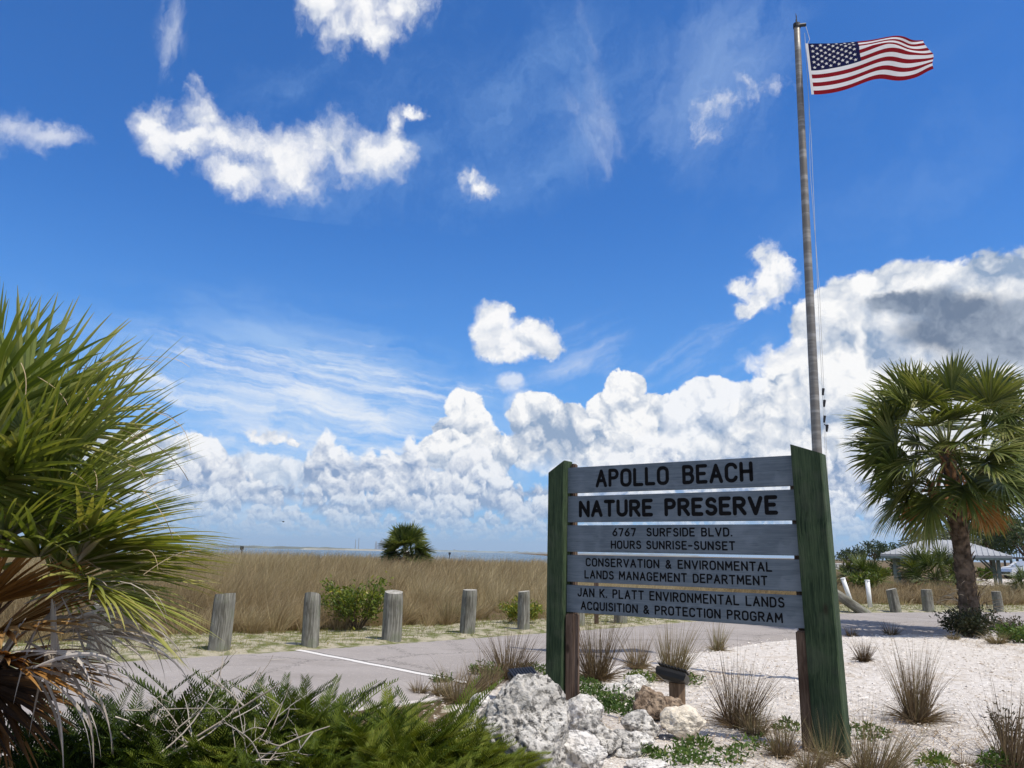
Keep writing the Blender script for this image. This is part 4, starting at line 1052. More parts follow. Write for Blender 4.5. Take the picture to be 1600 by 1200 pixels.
def sabal(name, loc, label, group, mats, crown_z, trunk_r, n, L, pet, seed, trunk=True, lo=-.75, dead=3, seg=40, segs=5, tone=.42, width=.045, lean=(0, 0), up_bias=1., extra=None, boots=True, jit=.03, droopk=1.):
    q = rs(seed); root = tag(empty(name, loc), label, "palm tree", group)
    top = np.array([lean[0], lean[1], crown_z])
    if trunk:
        g = Geo(); ts = np.linspace(0, 1, 26)
        pts = np.stack([lean[0] * ts ** 1.5, lean[1] * ts ** 1.5, -.2 + (crown_z + .2) * ts], 1)
        rad = trunk_r * (1.20 - .36 * ts + .32 * np.exp(-ts * 9)) * (1 + .05 * q.normal(size=26))
        tube(g, pts, rad, 16)
        g.build('trunk', mats[2], root, smooth=False)
        if boots:                                       # criss-cross stubs of old leaf stalks
            for part, z0, z1, nb, mi in (('leaf_boot', .58, 1.0, 90, 0), ('bark_scar', .0, .60, 110, 0)):
                g = Geo(); a = np.arange(nb) * 2.399 + q.normal(0, .15, nb); t = np.linspace(z0, z1, nb)
                R = np.interp(t, ts, rad) * .93
                r0 = np.stack([np.cos(a) * R + lean[0] * t ** 1.5, np.sin(a) * R + lean[1] * t ** 1.5, crown_z * t], 1)
                out = np.stack([np.cos(a) * .42, np.sin(a) * .42, np.full(nb, .95)], 1) + q.normal(0, .14, (nb, 3))
                side = np.stack([-np.sin(a), np.cos(a), np.zeros(nb)], 1)
                ln = (.34 if part == 'leaf_boot' else .20) * trunk_r / .2 * (1 + q.normal(0, .25, nb))
                blades(g, r0, out, ln, trunk_r * .55, -.1, 3, .5, side=side, prof='leaf', fold=-.35)
                g.build(part, mats[3] if part == 'leaf_boot' else mats[2], root)
    for i in range(n):
        t = (i + .5) / n; el = math.asin(np.clip(lo + (.99 - lo) * (1 - t) ** up_bias, -1, .99)); az = i * 2.399963 + q.normal(0, .22)
        d = np.array([math.cos(el) * math.cos(az), math.cos(el) * math.sin(az), math.sin(el)])
        g = Geo(); isdead = i >= n - dead
        low = (1 - math.sin(el)) / 2
        fan(g, top + d * trunk_r * .8 + [0, 0, -.25 * low], d + [0, 0, .12], pet * q.uniform(.8, 1.15), L * q.uniform(.85, 1.1) * (.62 if isdead else 1), q, seg, q.uniform(1.75, 2.3), tone + .16 * (.5 - low) + q.normal(0, .07), pdroop=.25 + .4 * low,
            jit=jit, seg_droop=(.45 + .55 * low) * (1.6 if isdead else 1) * (1 + (droopk - 1) * low ** .5), width=width, vee=.22, segs=segs, roll=q.normal(0, .75))
        g.build('frond', mats[1] if isdead else mats[0], root)
    if extra: extra(root, top, q)
    return root

# ------------------------------------------------------------------ the big fan palm at the left edge
def big_palm():
    q = rs(42); D = 4.35
    cx = atd(-72, 826, D); c = np.array([cx.x, cx.y, cx.z]); base = Vector((cx.x, cx.y, gz(cx.x, cx.y)))
    root = tag(empty('palm_tree', base), "huge bushy fan palm filling the left edge, with orange dead fans hanging below", "palm tree")
    b = np.array(base)
    g = Geo(); ts = np.linspace(0, 1, 20); tube(g, np.stack([0 * ts, 0 * ts, -.3 + (c[2] - b[2] + .25) * ts], 1), .22 * (1.15 - .3 * ts) * (1 + .07 * q.normal(size=20)), 14)
    g.build('trunk', M_BARK, root)
    g = Geo(); nb = 110; a = np.arange(nb) * 2.399; t = np.linspace(.0, 1., nb); zz = (c[2] - b[2]) * t
    blades(g, np.stack([np.cos(a) * .2, np.sin(a) * .2, zz], 1), np.stack([np.cos(a) * .5, np.sin(a) * .5, np.full(nb, .9)], 1) + q.normal(0, .15, (nb, 3)), .42, .11, .0, 3, .5, side=np.stack([-np.sin(a), np.cos(a), 0 * a], 1), prof='leaf', fold=-.3)
    g.build('leaf_boot', M_BOOT, root)
    def leaf(hubpx, D_, tippx, D2, L, tone, spread=2.0, nseg=50, sd_=.40, vee=.2, roll=0., name='frond', m=M_FROND, width=.034, up=(0, 0, 1.), **kw):
        hub = np.array(atd(*hubpx, D_)); tip = np.array(atd(*tippx, D2)); d = tip - hub; d /= np.linalg.norm(d)
        st = c + (hub - c) * .12; pd = hub - st
        g = Geo(); n_, pl = perp(pd / np.linalg.norm(pd))
        fan(g, st - b, pd, np.linalg.norm(pd), .01, q, 2, .1, tone, segs=2)            # stalk only
        fan(g, hub - b - d * .05, d, .05, L, q, nseg, spread, tone, seg_droop=sd_, vee=vee, width=width, up=up, pdroop=.05, roll=roll, segs=8, **kw)
        return g.build(name, m, root)
    # leaves set out as they stand in the photograph: hub, and where the middle segment points
    spec = [((-40, 690), 4.6, (60, 470), 4.7, .92, .40), ((10, 700), 4.2, (130, 490), 4.2, .95, .42), ((-20, 640), 4.4, (10, 450), 4.5, .80, .44),
            ((30, 735), 4.5, (205, 520), 4.6, .98, .40), ((20, 770), 4.0, (225, 570), 4.0, .98, .45), ((50, 790), 4.7, (250, 610), 4.8, .95, .34),
            ((-20, 780), 3.8, (150, 600), 3.7, .90, .38), ((40, 815), 4.2, (262, 700), 4.25, .90, .30), ((30, 850), 4.6, (255, 770), 4.7, .92, .33),
            ((90, 845), 4.1, (300, 835), 4.05, .84, .56), ((80, 870), 4.3, (320, 880), 4.3, .86, .60), ((112, 885), 3.95, (270, 975), 3.85, .74, .62),
            ((20, 880), 3.9, (200, 800), 3.8, .80, .36), ((-30, 860), 3.9, (110, 760), 3.6, .80, .30), ((-60, 760), 3.9, (60, 660), 3.5, .86, .40),
            ((-90, 720), 4.6, (-130, 500), 4.7, .9, .4), ((-140, 780), 4.4, (-330, 650), 4.4, .9, .4), ((-150, 850), 4.3, (-350, 880), 4.3, .9, .45), ((-60, 800), 5.0, (40, 690), 5.4, .95, .3),
            ((0, 830), 5.0, (170, 740), 5.3, .95, .28), ((60, 900), 4.9, (230, 930), 5.1, .80, .34), ((-60, 700), 4.2, (-20, 560), 3.9, .9, .38)]
    for i, (h, D1, t_, D2, L, tn) in enumerate(spec):
        L *= .80 if t_[1] < 540 else .90; tn += .13
        w = 1.25 if 8 < i < 12 else 1.75
        leaf(h, D1, t_, D2, L, tn + q.normal(0, .04), spread=w + q.uniform(-.15, .2), roll=q.normal(0, .5), sd_=.20 if i < 9 else .42, jit=.038, width=.038)
    # dead fans: rust orange and darkened blades whose bleached ends curl over and hang
    for h, D1, t_, D2, L, tn, sp in (((-30, 985), 4.0, (110, 950), 3.9, .60, .55, 1.25), ((-20, 1010), 3.85, (90, 1050), 3.75, .56, .45, 1.2), ((-60, 960), 4.1, (60, 890), 4.0, .56, .60, 1.0),
                                     ((-20, 1040), 4.4, (40, 1200), 4.3, .50, .05, 1.3), ((-10, 1010), 4.7, (70, 1130), 4.7, .50, .0, 1.4), ((-60, 1030), 4.2, (-10, 1250), 4.1, .5, -.2, 1.4)):  # these three toned near black: shade below the crown put into leaf colour
        leaf(h, D1, t_, D2, L, tn, spread=sp, nseg=34, sd_=.25, name='dead_frond', m=M_DEADFAN, width=.05, roll=q.normal(0, .3), dead=.15)
    g = Geo()
    def strands(n, x0, x1, y0, y1, D0, D1, dx, dy, L, dr, w):
        px_ = q.uniform(x0, x1, n); py_ = q.uniform(y0, y1, n); Dd = q.uniform(D0, D1, n)
        r = np.array([np.array(atd(a, e, f)) for a, e, f in zip(px_, py_, Dd)]) - b
        dirs = np.stack([q.uniform(*dx, n), q.uniform(-.3, .3, n), q.uniform(*dy, n)], 1)
        blades(g, r, dirs, q.uniform(*L, n), q.uniform(*w, n), q.uniform(*dr, n), 9, q.uniform(.1, 1., n), prof='lance', fold=.3, pw=.7)
    strands(26, 20, 150, 930, 1010, 3.75, 4.1, (.5, 1.2), (.05, .7), (.35, .75), (1.3, 2.6), (.010, .019))
    strands(20, 0, 90, 1000, 1070, 3.6, 3.9, (.3, 1.1), (-.4, .3), (.35, .65), (1.0, 2.2), (.010, .020))
    strands(20, 90, 200, 950, 1020, 3.8, 4.2, (.5, 1.2), (-.4, .2), (.3, .6), (.6, 1.6), (.008, .014))
    strands(14, 10, 130, 930, 1000, 3.7, 3.9, (-.4, .5), (-.8, -.2), (.3, .5), (.5, 1.2), (.014, .024))
    g.build('bleached_strand', M_DEADTIP, root)
    g = Geo(); n = 60                                  # thread fibres among the green segments
    r = np.array([np.array(atd(a, e, f)) for a, e, f in zip(q.uniform(20, 240, n), q.uniform(560, 900, n), q.uniform(3.8, 4.4, n))]) - b
    blades(g, r, np.stack([q.uniform(.2, 1, n), q.uniform(-.4, .4, n), q.uniform(-.6, .5, n)], 1), q.uniform(.12, .35, n), .004, q.uniform(.5, 3, n), 7, .7, prof='const')
    g.build('leaf_fibre', M_STRAW, root)
big_palm()

# ------------------------------------------------------------------ the tall palm at right and the smaller ones
p = gat(1520, 992)
def skirt(root, top, q):
    g = Geo(); n = 30; a = q.uniform(0, 6.28, n)
    blades(g, top + np.stack([np.cos(a) * .26, np.sin(a) * .26, q.uniform(-1.3, -.35, n)], 1), np.stack([np.cos(a) * .4, np.sin(a) * .4, q.uniform(-1.1, -.2, n)], 1), q.uniform(.4, .9, n), .07, .8, 5, q.uniform(.1, .9, n), prof='lance', fold=.4)
    g.build('hanging_boot', M_BOOT, root)
    g = Geo(); n = 90; a = q.uniform(0, 6.28, n)
    blades(g, np.stack([np.cos(a) * .3, np.sin(a) * .3, q.uniform(.1, 1.4, n)], 1), np.stack([np.cos(a), np.sin(a), q.uniform(-.6, 1.3, n)], 1), q.uniform(.25, .8, n), .016, q.uniform(.3, 1.5, n), 6, q.uniform(.2, .9, n), prof='grass')
    g.build('dry_stalk', M_STRAW, root)
sabal('palm_tree', (p.x, p.y, gz(p.x, p.y)), "tall sabal palm with one shaggy trunk and a full round crown, right of the sign", None,
      (M_FROND2, M_DEADFAN, M_BARK, M_BOOT), 4.20, .175, 58, 1.02, 1.14, 15, lo=-.80, dead=3, seg=46, width=.058, jit=.03, droopk=1.35, extra=skirt, lean=(-.14, 0), tone=.50)
p = atd(634, 884, 43); zz = gz(p.x, p.y)
def golden(root, top, q):
    g = Geo()
    for k in range(9):
        a = q.uniform(3.5, 6.0); fan(g, top + [math.cos(a) * .3, math.sin(a) * .3, -.7], (math.cos(a), math.sin(a), -.1), .5, .7, q, 18, 1.6, .7, seg_droop=.6, width=.06, segs=3)
    g.build('yellowing_frond', leafmat("yellow_leaf", G_((.22, .20, .03), (.34, .30, .05), (.45, .38, .09)), .5, .3), root)
sabal('palm_tree', (p.x, p.y, zz), "small bushy sabal palm standing alone in the brown grass on the skyline", None, (M_FROND2, M_DEADFAN, M_BARK, M_BOOT), 1.05, .2, 44, .85, .55, 8, lo=-.45, dead=3, seg=30, segs=3, width=.085, extra=golden, boots=False, tone=.40)
for (x, y, D, cz, L, pet, n, sd_, lab) in ((1345, 902, 37, .50, .72, .55, 24, 21, "low pale palmetto clump left of the shelter's near post"), 
                                           (1462, 908, 38, .70, .88, .80, 40, 23, "largest palmetto clump, under the shelter roof left of the tall palm's trunk"),
                                           (1612, 914, 36, .40, .62, .50, 18, 25, "low palmetto clump in front of the white car at the right edge")):
    p = atd(x, y, D); sabal('palmetto', (p.x, p.y, gz(p.x, p.y)), lab, "palmettos by the shelter", (M_FROND2, M_DEADFAN, M_BARK, M_BOOT), cz, .12, n, L, pet, sd_, lo=-.1, dead=2, seg=22, segs=3, width=.06, boots=False, tone=.36)

# ------------------------------------------------------------------ cycads in the foreground
def cycad_geo(seed, n, L, leaf, wid, tone, upright=.55):
    q = rs(seed); g = Geo()
    for i in range(n):
        az = q.uniform(0, 2 * np.pi); el = math.asin(q.uniform(upright - .35, .97)); f = 14
        d = np.array([math.cos(az) * math.cos(el), math.sin(az) * math.cos(el), math.sin(el)])
        l = L * q.uniform(.72, 1.1); p_ = np.array([math.cos(az), math.sin(az), 0]) * q.uniform(0, .10); pts = [p_]; dd = d
        for k in range(f): p_ = p_ + dd * l / f; pts.append(p_); dd = nrm(dd + np.array([0, 0, -1.]) * (.055 + .03 * q.uniform()))
        pts = np.array(pts); tube(g, pts, np.linspace(.006, .002, f + 1), 3, tone + .2, cap=False)
        m = 30; t = np.linspace(.16, 1., m); k = t * f
        P = np.stack([np.interp(k, np.arange(f + 1), pts[:, j]) for j in range(3)], 1); T = nrm(np.gradient(P, axis=0))
        S = nrm(np.cross(T, [0, 0, 1.]) + 1e-5); N = np.cross(S, T)
        tn = tone + q.normal(0, .09)
        for sg in (-1, 1):
            dirs = T * (.55 + .8 * t[:, None] ** 2) + S * sg + N * .50 + q.normal(0, .03, (m, 3))
            ll = leaf * (np.sin(np.clip(t * 1.02, 0, 1) * np.pi * .80 + .45) * .6 + .45)
            blades(g, P, dirs, ll, wid, .12, 2, tn + q.normal(0, .05, m), side=nrm(T + q.normal(0, .1, (m, 3))), prof='leaf')
    return g
protos = []
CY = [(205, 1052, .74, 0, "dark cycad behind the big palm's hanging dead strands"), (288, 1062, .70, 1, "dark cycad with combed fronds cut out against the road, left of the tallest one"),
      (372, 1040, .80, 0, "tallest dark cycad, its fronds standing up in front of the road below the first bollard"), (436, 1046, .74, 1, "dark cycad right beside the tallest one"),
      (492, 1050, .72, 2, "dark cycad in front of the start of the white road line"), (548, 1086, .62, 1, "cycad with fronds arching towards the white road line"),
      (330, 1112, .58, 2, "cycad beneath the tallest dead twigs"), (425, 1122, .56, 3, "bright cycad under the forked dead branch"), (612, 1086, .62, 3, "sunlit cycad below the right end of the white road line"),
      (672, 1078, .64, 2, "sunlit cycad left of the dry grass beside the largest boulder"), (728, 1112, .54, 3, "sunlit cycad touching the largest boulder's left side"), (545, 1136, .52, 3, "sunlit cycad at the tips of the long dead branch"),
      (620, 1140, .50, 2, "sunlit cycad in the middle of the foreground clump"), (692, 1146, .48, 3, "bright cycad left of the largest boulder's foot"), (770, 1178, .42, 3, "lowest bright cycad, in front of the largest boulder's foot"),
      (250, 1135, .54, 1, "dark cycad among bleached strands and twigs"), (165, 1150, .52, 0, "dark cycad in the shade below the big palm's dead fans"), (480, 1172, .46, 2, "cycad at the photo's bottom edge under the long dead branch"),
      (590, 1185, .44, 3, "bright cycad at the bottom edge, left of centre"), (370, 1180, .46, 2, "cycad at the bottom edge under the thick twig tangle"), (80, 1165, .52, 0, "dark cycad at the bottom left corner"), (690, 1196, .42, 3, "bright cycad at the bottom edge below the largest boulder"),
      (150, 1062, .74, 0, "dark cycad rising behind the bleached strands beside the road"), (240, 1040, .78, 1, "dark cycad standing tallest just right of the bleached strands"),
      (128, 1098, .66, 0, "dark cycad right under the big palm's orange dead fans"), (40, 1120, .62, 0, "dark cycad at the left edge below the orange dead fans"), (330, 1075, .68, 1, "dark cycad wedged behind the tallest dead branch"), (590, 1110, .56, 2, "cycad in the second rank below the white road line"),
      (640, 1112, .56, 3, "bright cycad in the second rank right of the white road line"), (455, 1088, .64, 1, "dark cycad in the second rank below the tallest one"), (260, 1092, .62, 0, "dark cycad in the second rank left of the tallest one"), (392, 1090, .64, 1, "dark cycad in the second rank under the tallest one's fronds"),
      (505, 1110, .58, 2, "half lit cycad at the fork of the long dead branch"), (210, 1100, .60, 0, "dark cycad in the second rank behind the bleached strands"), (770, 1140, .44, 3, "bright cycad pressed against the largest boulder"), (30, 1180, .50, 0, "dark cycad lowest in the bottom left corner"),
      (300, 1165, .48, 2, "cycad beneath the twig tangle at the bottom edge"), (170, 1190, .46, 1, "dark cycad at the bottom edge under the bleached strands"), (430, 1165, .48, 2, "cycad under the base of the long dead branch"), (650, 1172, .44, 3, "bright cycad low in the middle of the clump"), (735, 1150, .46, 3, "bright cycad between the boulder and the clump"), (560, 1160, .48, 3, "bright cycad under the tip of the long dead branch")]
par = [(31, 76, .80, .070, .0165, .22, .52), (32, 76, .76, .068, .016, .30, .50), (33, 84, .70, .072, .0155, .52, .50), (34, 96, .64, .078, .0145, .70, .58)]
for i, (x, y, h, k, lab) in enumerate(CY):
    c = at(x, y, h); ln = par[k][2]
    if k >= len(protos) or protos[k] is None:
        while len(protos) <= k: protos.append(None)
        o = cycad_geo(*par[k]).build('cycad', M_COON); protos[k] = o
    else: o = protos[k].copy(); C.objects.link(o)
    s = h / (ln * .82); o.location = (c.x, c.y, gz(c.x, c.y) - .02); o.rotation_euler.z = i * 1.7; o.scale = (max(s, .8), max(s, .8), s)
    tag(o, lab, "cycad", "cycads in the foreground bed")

# ------------------------------------------------------------------ bleached dead branches lying over the cycads
def branch(g, p0, d0, L, r, q, depth=0, curl=.25):
    n = 9; pts = [np.array(p0, float)]; d = nrm(np.array(d0, float)); ax = q.normal(0, 1, 3)
    for k in range(n):
        pts.append(pts[-1] + d * L / n); d = nrm(d + np.cross(d, ax) * curl / n + q.normal(0, .05, 3))
    tube(g, pts, np.linspace(r, r * .45, n + 1), 5, q.uniform(.3, .9), cap=False)
    if depth < 3:
        for k in range(q.integers(1, 4)):
            j = q.integers(2, n); dd = nrm(pts[j] - pts[j - 1] + q.normal(0, .48, 3)); branch(g, pts[j], dd, L * q.uniform(.35, .6), r * .62, q, depth + 1, curl)
for k, (a, c, za, zc, r, lab) in enumerate((((255, 1185), (445, 1070), .35, .80, .0085, "tallest bleached dead branch, forking upward over the dark cycads"), ((400, 1190), (505, 1120), .38, .62, .0075, "long pale dead branch reaching right over the bright cycads"),
                                            ((180, 1120), (330, 1170), .58, .50, .0060, "thin dead twig bundle lying across the big palm's bleached strands"), ((300, 1195), (260, 1070), .30, .70, .006, "upright dead twigs between the two darkest cycads"),
                                            ((395, 1195), (470, 1065), .30, .66, .005, "wispy dead twigs rising right of the tallest bleached branch"))):
    p0, p1 = np.array(at(*a, za)), np.array(at(*c, zc)); p0[1] = min(p0[1], 5.0 + .1 * k); s_ = p0[1] / at(*a, za)[1]; p0 = np.array(atd(*a, p0[1])); p1 = np.array(atd(*c, p0[1] + .25))
    g = Geo(); q = rs(60 + k); branch(g, p0, p1 - p0, np.linalg.norm(p1 - p0) * 1.0, r, q, 0, .3)
    for _ in range(2): branch(g, p0 + q.normal(0, .05, 3), p1 - p0 + q.normal(0, .22, 3), np.linalg.norm(p1 - p0) * .9, r * .7, q, 1, .5)
    tag(g.build('dead_branch', M_TWIG), lab, "branch", "dead branches in the foreground")

# ------------------------------------------------------------------ clumps of bunch grass
def tuft(px_, py_, top, hw, tone, n, label, seed, droop=.28, m=None, wid=.0055, tv=.16, stalks=0, name='grass_clump', wind=.25, z=None):
    b = gat(px_, py_); D = b.y; k = D / 1200; q = rs(seed); H = (py_ - top) * k * 1.08; R = hw * k; wind = wind * q.uniform(.3, 1.9); droop = droop * q.uniform(.7, 2.9); la = q.uniform(-.18, .18, 2)
    a = q.uniform(0, 2 * np.pi, n); rr_ = np.sqrt(q.uniform(0, 1, n)) * R * .28
    root = np.stack([np.cos(a) * rr_, np.sin(a) * rr_, np.full(n, -.02)], 1)
    sp = q.uniform(0, 1, n) ** .8 * R / H * 1.15
    d = np.stack([np.cos(a) * sp + wind * .25, np.sin(a) * sp, np.ones(n)], 1) + q.normal(0, .10, (n, 3)) + [la[0], la[1], 0]
    g = Geo(); blades(g, root, d, H * np.where(q.uniform(0, 1, n) < .06, 1.32, q.uniform(.38, 1.1, n)), wid * (D / 8) ** .55, droop * q.uniform(.3, 1.7, n), 6, tone + q.normal(0, tv, n), pw=1.3)
    m_ = int(n * .6); a = q.uniform(0, 2 * np.pi, m_)                               # collapsed dead skirt
    blades(g, np.stack([np.cos(a) * R * .2, np.sin(a) * R * .2, np.full(m_, .02)], 1), np.stack([np.cos(a), np.sin(a), q.uniform(.05, .8, m_)], 1), H * q.uniform(.2, .65, m_), wid * (D / 8) ** .55, q.uniform(.4, 1., m_), 5, tone - .1 + q.normal(0, tv, m_))
    o = g.build(name, m or M_TUFT); o.location = (b.x, b.y, gz(b.x, b.y)); tag(o, label, "grass clump", "clumps of bunch grass"); return o
tuft(797, 1058, 982, 56, .22, 420, "wide purplish brown grass clump behind the largest boulder, left of the sign's far post", 71)
tuft(932, 1064, 966, 46, .30, 420, "tall brown grass clump touching the right side of the sign's far post", 72)
tuft(996, 1046, 988, 32, .42, 200, "sparse fawn grass clump midway under the sign's lowest board", 73)
tuft(1050, 1060, 978, 38, .56, 460, "golden brown grass clump just behind the solar lamp on its stub", 74, tv=.10)
tuft(1121, 1016, 972, 18, .66, 160, "small green grass clump at the sand's edge under the sign's right end", 75)
tuft(1154, 1138, 1034, 56, .16, 360, "dark wiry grass clump on the sand left of the sign's near post", 76)
tuft(1350, 1034, 1000, 20, .14, 170, "little reddish brown grass clump alone on the white sand", 77)
tuft(1432, 1130, 1024, 42, .34, 440, "tall brown grass clump on white sand right of the sign's near post", 78, wind=.5)
tuft(1362, 1214, 1118, 68, .50, 480, "pale greenish grass clump at the foot of the sign's near post, bottom edge", 79)
tuft(1290, 1186, 1120, 40, .60, 150, "thin green grass blades climbing the sign's near post", 80, wid=.004)
tuft(1582, 1200, 1085, 52, .20, 260, "straggly brown grass clump at the bottom right corner", 81)
tuft(1558, 1006, 984, 26, .60, 220, "low golden grass clump right of the tall palm's foot", 82)
tuft(702, 974, 932, 30, .62, 260, "lone pale grass tussock on the verge left of the fourth bollard", 83)
tuft(716, 1098, 1040, 46, .46, 320, "dry tan grass clump between bright cycads and the largest boulder", 84)
tuft(1222, 1184, 1126, 32, .40, 240, "small dry grass clump just left of the sign's near post foot", 85)
tuft(1392, 990, 968, 22, .18, 110, "small dark grass clump at the road's near edge left of the tall palm", 86)
tuft(1330, 992, 972, 16, .24, 80, "tiny thin grass clump at the road's near edge right beside the sign's near post", 87)
tuft(762, 1072, 1020, 32, .34, 170, "thin brown grass clump at the road edge left of the purplish clump", 88)
tuft(1265, 1200, 1150, 36, .44, 200, "dry grass clump at the bottom edge directly below the sign's near post", 89)
tuft(1180, 1150, 1100, 36, .50, 180, "matted greenish grass beside the dark wiry clump", 90)
tuft(1505, 1192, 1166, 40, .40, 160, "flattened dry grass clump on the sand left of the bottom right corner", 91)
tuft(690, 1082, 1046, 30, .5, 220, "dry grass clump where the white road line meets the planting", 93)
tuft(742, 1080, 1034, 28, .40, 220, "brown grass clump against the largest boulder's upper left side", 94)
tuft(655, 1080, 1052, 24, .44, 140, "short dry grass clump at the right end of the white road line", 95)
tuft(1490, 1000, 986, 18, .56, 100, "short straw coloured clump below the tall palm's left side", 92)

# ------------------------------------------------------------------ leafy shrubs
def shrub(px_, py_, top, hw, m, n, leaf, label, seed, tone=.5, D=None, stems=26, name='shrub', group=None, upw=.9, tv=.2, flat=.8):
    q = rs(seed); b = gat(px_, py_) if D is None else atd(px_, py_, D); D = b.y; k = D / 1200; H = (py_ - top) * k; R = hw * k
    zb = gz(b.x, b.y); root = tag(empty(name, (b.x, b.y, zb)), label, "shrub", group)
    g = Geo(); tips = []
    for i in range(stems):
        a = q.uniform(0, 6.283); e = q.uniform(0, 1) ** .6; d = np.array([math.cos(a) * e * R / H, math.sin(a) * e * R / H * flat, upw]); l = H * q.uniform(.7, 1.08)
        pts = [np.array([math.cos(a), math.sin(a), 0]) * R * .12 * e]; dd = nrm(d)
        for j in range(6): pts.append(pts[-1] + dd * l / 6); dd = nrm(dd + q.normal(0, .10, 3))
        tube(g, pts, np.linspace(.012, .004, 7) * min(1, H), 4, cap=False); tips.append(pts)
    g.build('stems', M_STEM, root)
    T = np.array(tips); i = q.integers(0, stems, n); t = q.uniform(.25, 1., n) ** .7 * 6; j = np.minimum(t.astype(int), 5); f = (t - j)[:, None]
    P = T[i, j] * (1 - f) + T[i, j + 1] * f + q.normal(0, R * .085, (n, 3)); P[:, 2] = np.maximum(P[:, 2], .02)
    d = q.normal(0, 1, (n, 3)) + nrm(P * [1, 1, .3]) * .8 + [0, 0, .5]
    g = Geo(); blades(g, P, d, leaf * q.uniform(.6, 1.3, n), leaf * .42, .2, 2, tone + q.normal(0, tv, n), prof='leaf')
    g.build('foliage', m, root); return root
shrub(556, 984, 910, 62, M_BUSH, 2600, .085, "rounded light green shrub with yellow flowers between the second and third bollards", 101, .5)
shrub(816, 974, 936, 36, M_BUSH, 900, .085, "small yellow flowering shrub beside the bollard next to the sign's far post", 102, .68)
shrub(506, 972, 938, 20, M_BUSH, 400, .08, "small green sprig left of the rounded flowering shrub", 103, .45)
shrub(1516, 996, 950, 58, M_DARKB, 1900, .085, "dark tangled shrub around the tall palm's foot", 104, .35)
shrub(1578, 986, 962, 46, M_DARKB, 700, .07, "reddish brown twiggy shrub right of the tall palm's foot", 105, .75)
shrub(1590, 1004, 978, 36, M_WEED, 700, .09, "fresh green leafy shrub at the right edge beyond the sand", 106, .6)
shrub(1352, 908, 878, 28, M_BUSH, 900, .16, "light green shrub left of the shelter, behind the white pipes", 107, .42, D=36)
for (x, y, t, w, D, mm, lab, sd_) in ((1330, 893, 876, 22, 70, M_DARKB, "dark shrub below the white railing, next to the sign's near post", 121), (1378, 896, 878, 22, 62, M_BUSH, "mid green shrub behind the shelter's left post", 122),
                                      (1412, 897, 872, 26, 66, M_DARKB, "dark shrub behind the stump, seen under the shelter roof", 123), (1500, 900, 880, 22, 64, M_DARKB, "dark shrub under the shelter just left of the tall palm's trunk", 124),
                                      (1540, 899, 882, 14, 64, M_BUSH, "green shrub by the shelter's right post", 125)):
    shrub(x, y, t, w, mm, 700, .30, lab, sd_, .35, D=D, stems=16, group="shrubs around the shelter")
shrub(1575, 1180, 1110, 34, M_DARKB, 260, .035, "thin leafless looking weed at the right edge of the sand", 108, .6, stems=40)
shrub(770, 1062, 1036, 26, M_WEED, 420, .045, "bright green weed left of the purplish grass clump", 109, .75)
shrub(690, 1066, 1050, 30, M_WEED, 300, .045, "low dark weed at the road edge where the white line ends", 110, .3)
shrub(745, 1055, 1030, 14, M_WEED, 160, .045, "thin upright weed by the road edge", 111, .6)

# leafy weeds creeping between the rocks: nobody could count the plants
def weeds():
    g = Geo(); q = rs(120)
    for (x, y, hw, hh, n, h, tn) in ((905, 1078, 38, 12, 520, .14, .45), (960, 1092, 44, 14, 560, .12, .40), (1000, 1064, 26, 6, 360, .14, .80), (945, 1108, 30, 8, 400, .10, .35), (1000, 1115, 34, 10, 420, .10, .40),
                                     (1062, 1192, 44, 12, 220, .13, .50), (1130, 1190, 40, 12, 130, .12, .45), (1180, 1170, 40, 12, 110, .12, .55), (870, 1062, 22, 8, 300, .16, .5), (1085, 1168, 30, 8, 160, .10, .5),
                                     (1010, 1180, 20, 6, 90, .08, .4), (1340, 1150, 50, 10, 200, .12, .4), (1460, 1196, 26, 6, 180, .10, .8), (1560, 1196, 30, 8, 220, .14, .6), (830, 1050, 30, 5, 220, .14, .4),
                                      (1080, 1066, 22, 6, 130, .1, .6), (1230, 1140, 20, 8, 120, .1, .4)):
        u = q.uniform(0, 6.28, n); r = np.sqrt(q.uniform(0, 1, n)); X = x + hw * r * np.cos(u); Y = y + hh * r * np.sin(u)
        P = np.array([np.array(at(a, e, 0.)) for a, e in zip(X, Y)])
        P[:, 2] = np.maximum(gheight(P[:, 0], P[:, 1]), 0) + q.uniform(0, 1, n) * h * (1 - r * .6)
        blades(g, P, q.normal(0, .8, (n, 3)) + [0, 0, .6], q.uniform(.03, .07, n), .022, .3, 2, tn + q.normal(0, .2, n), prof='leaf')
    tag(g.build('ground_cover', M_WEED), kind='stuff')
weeds()

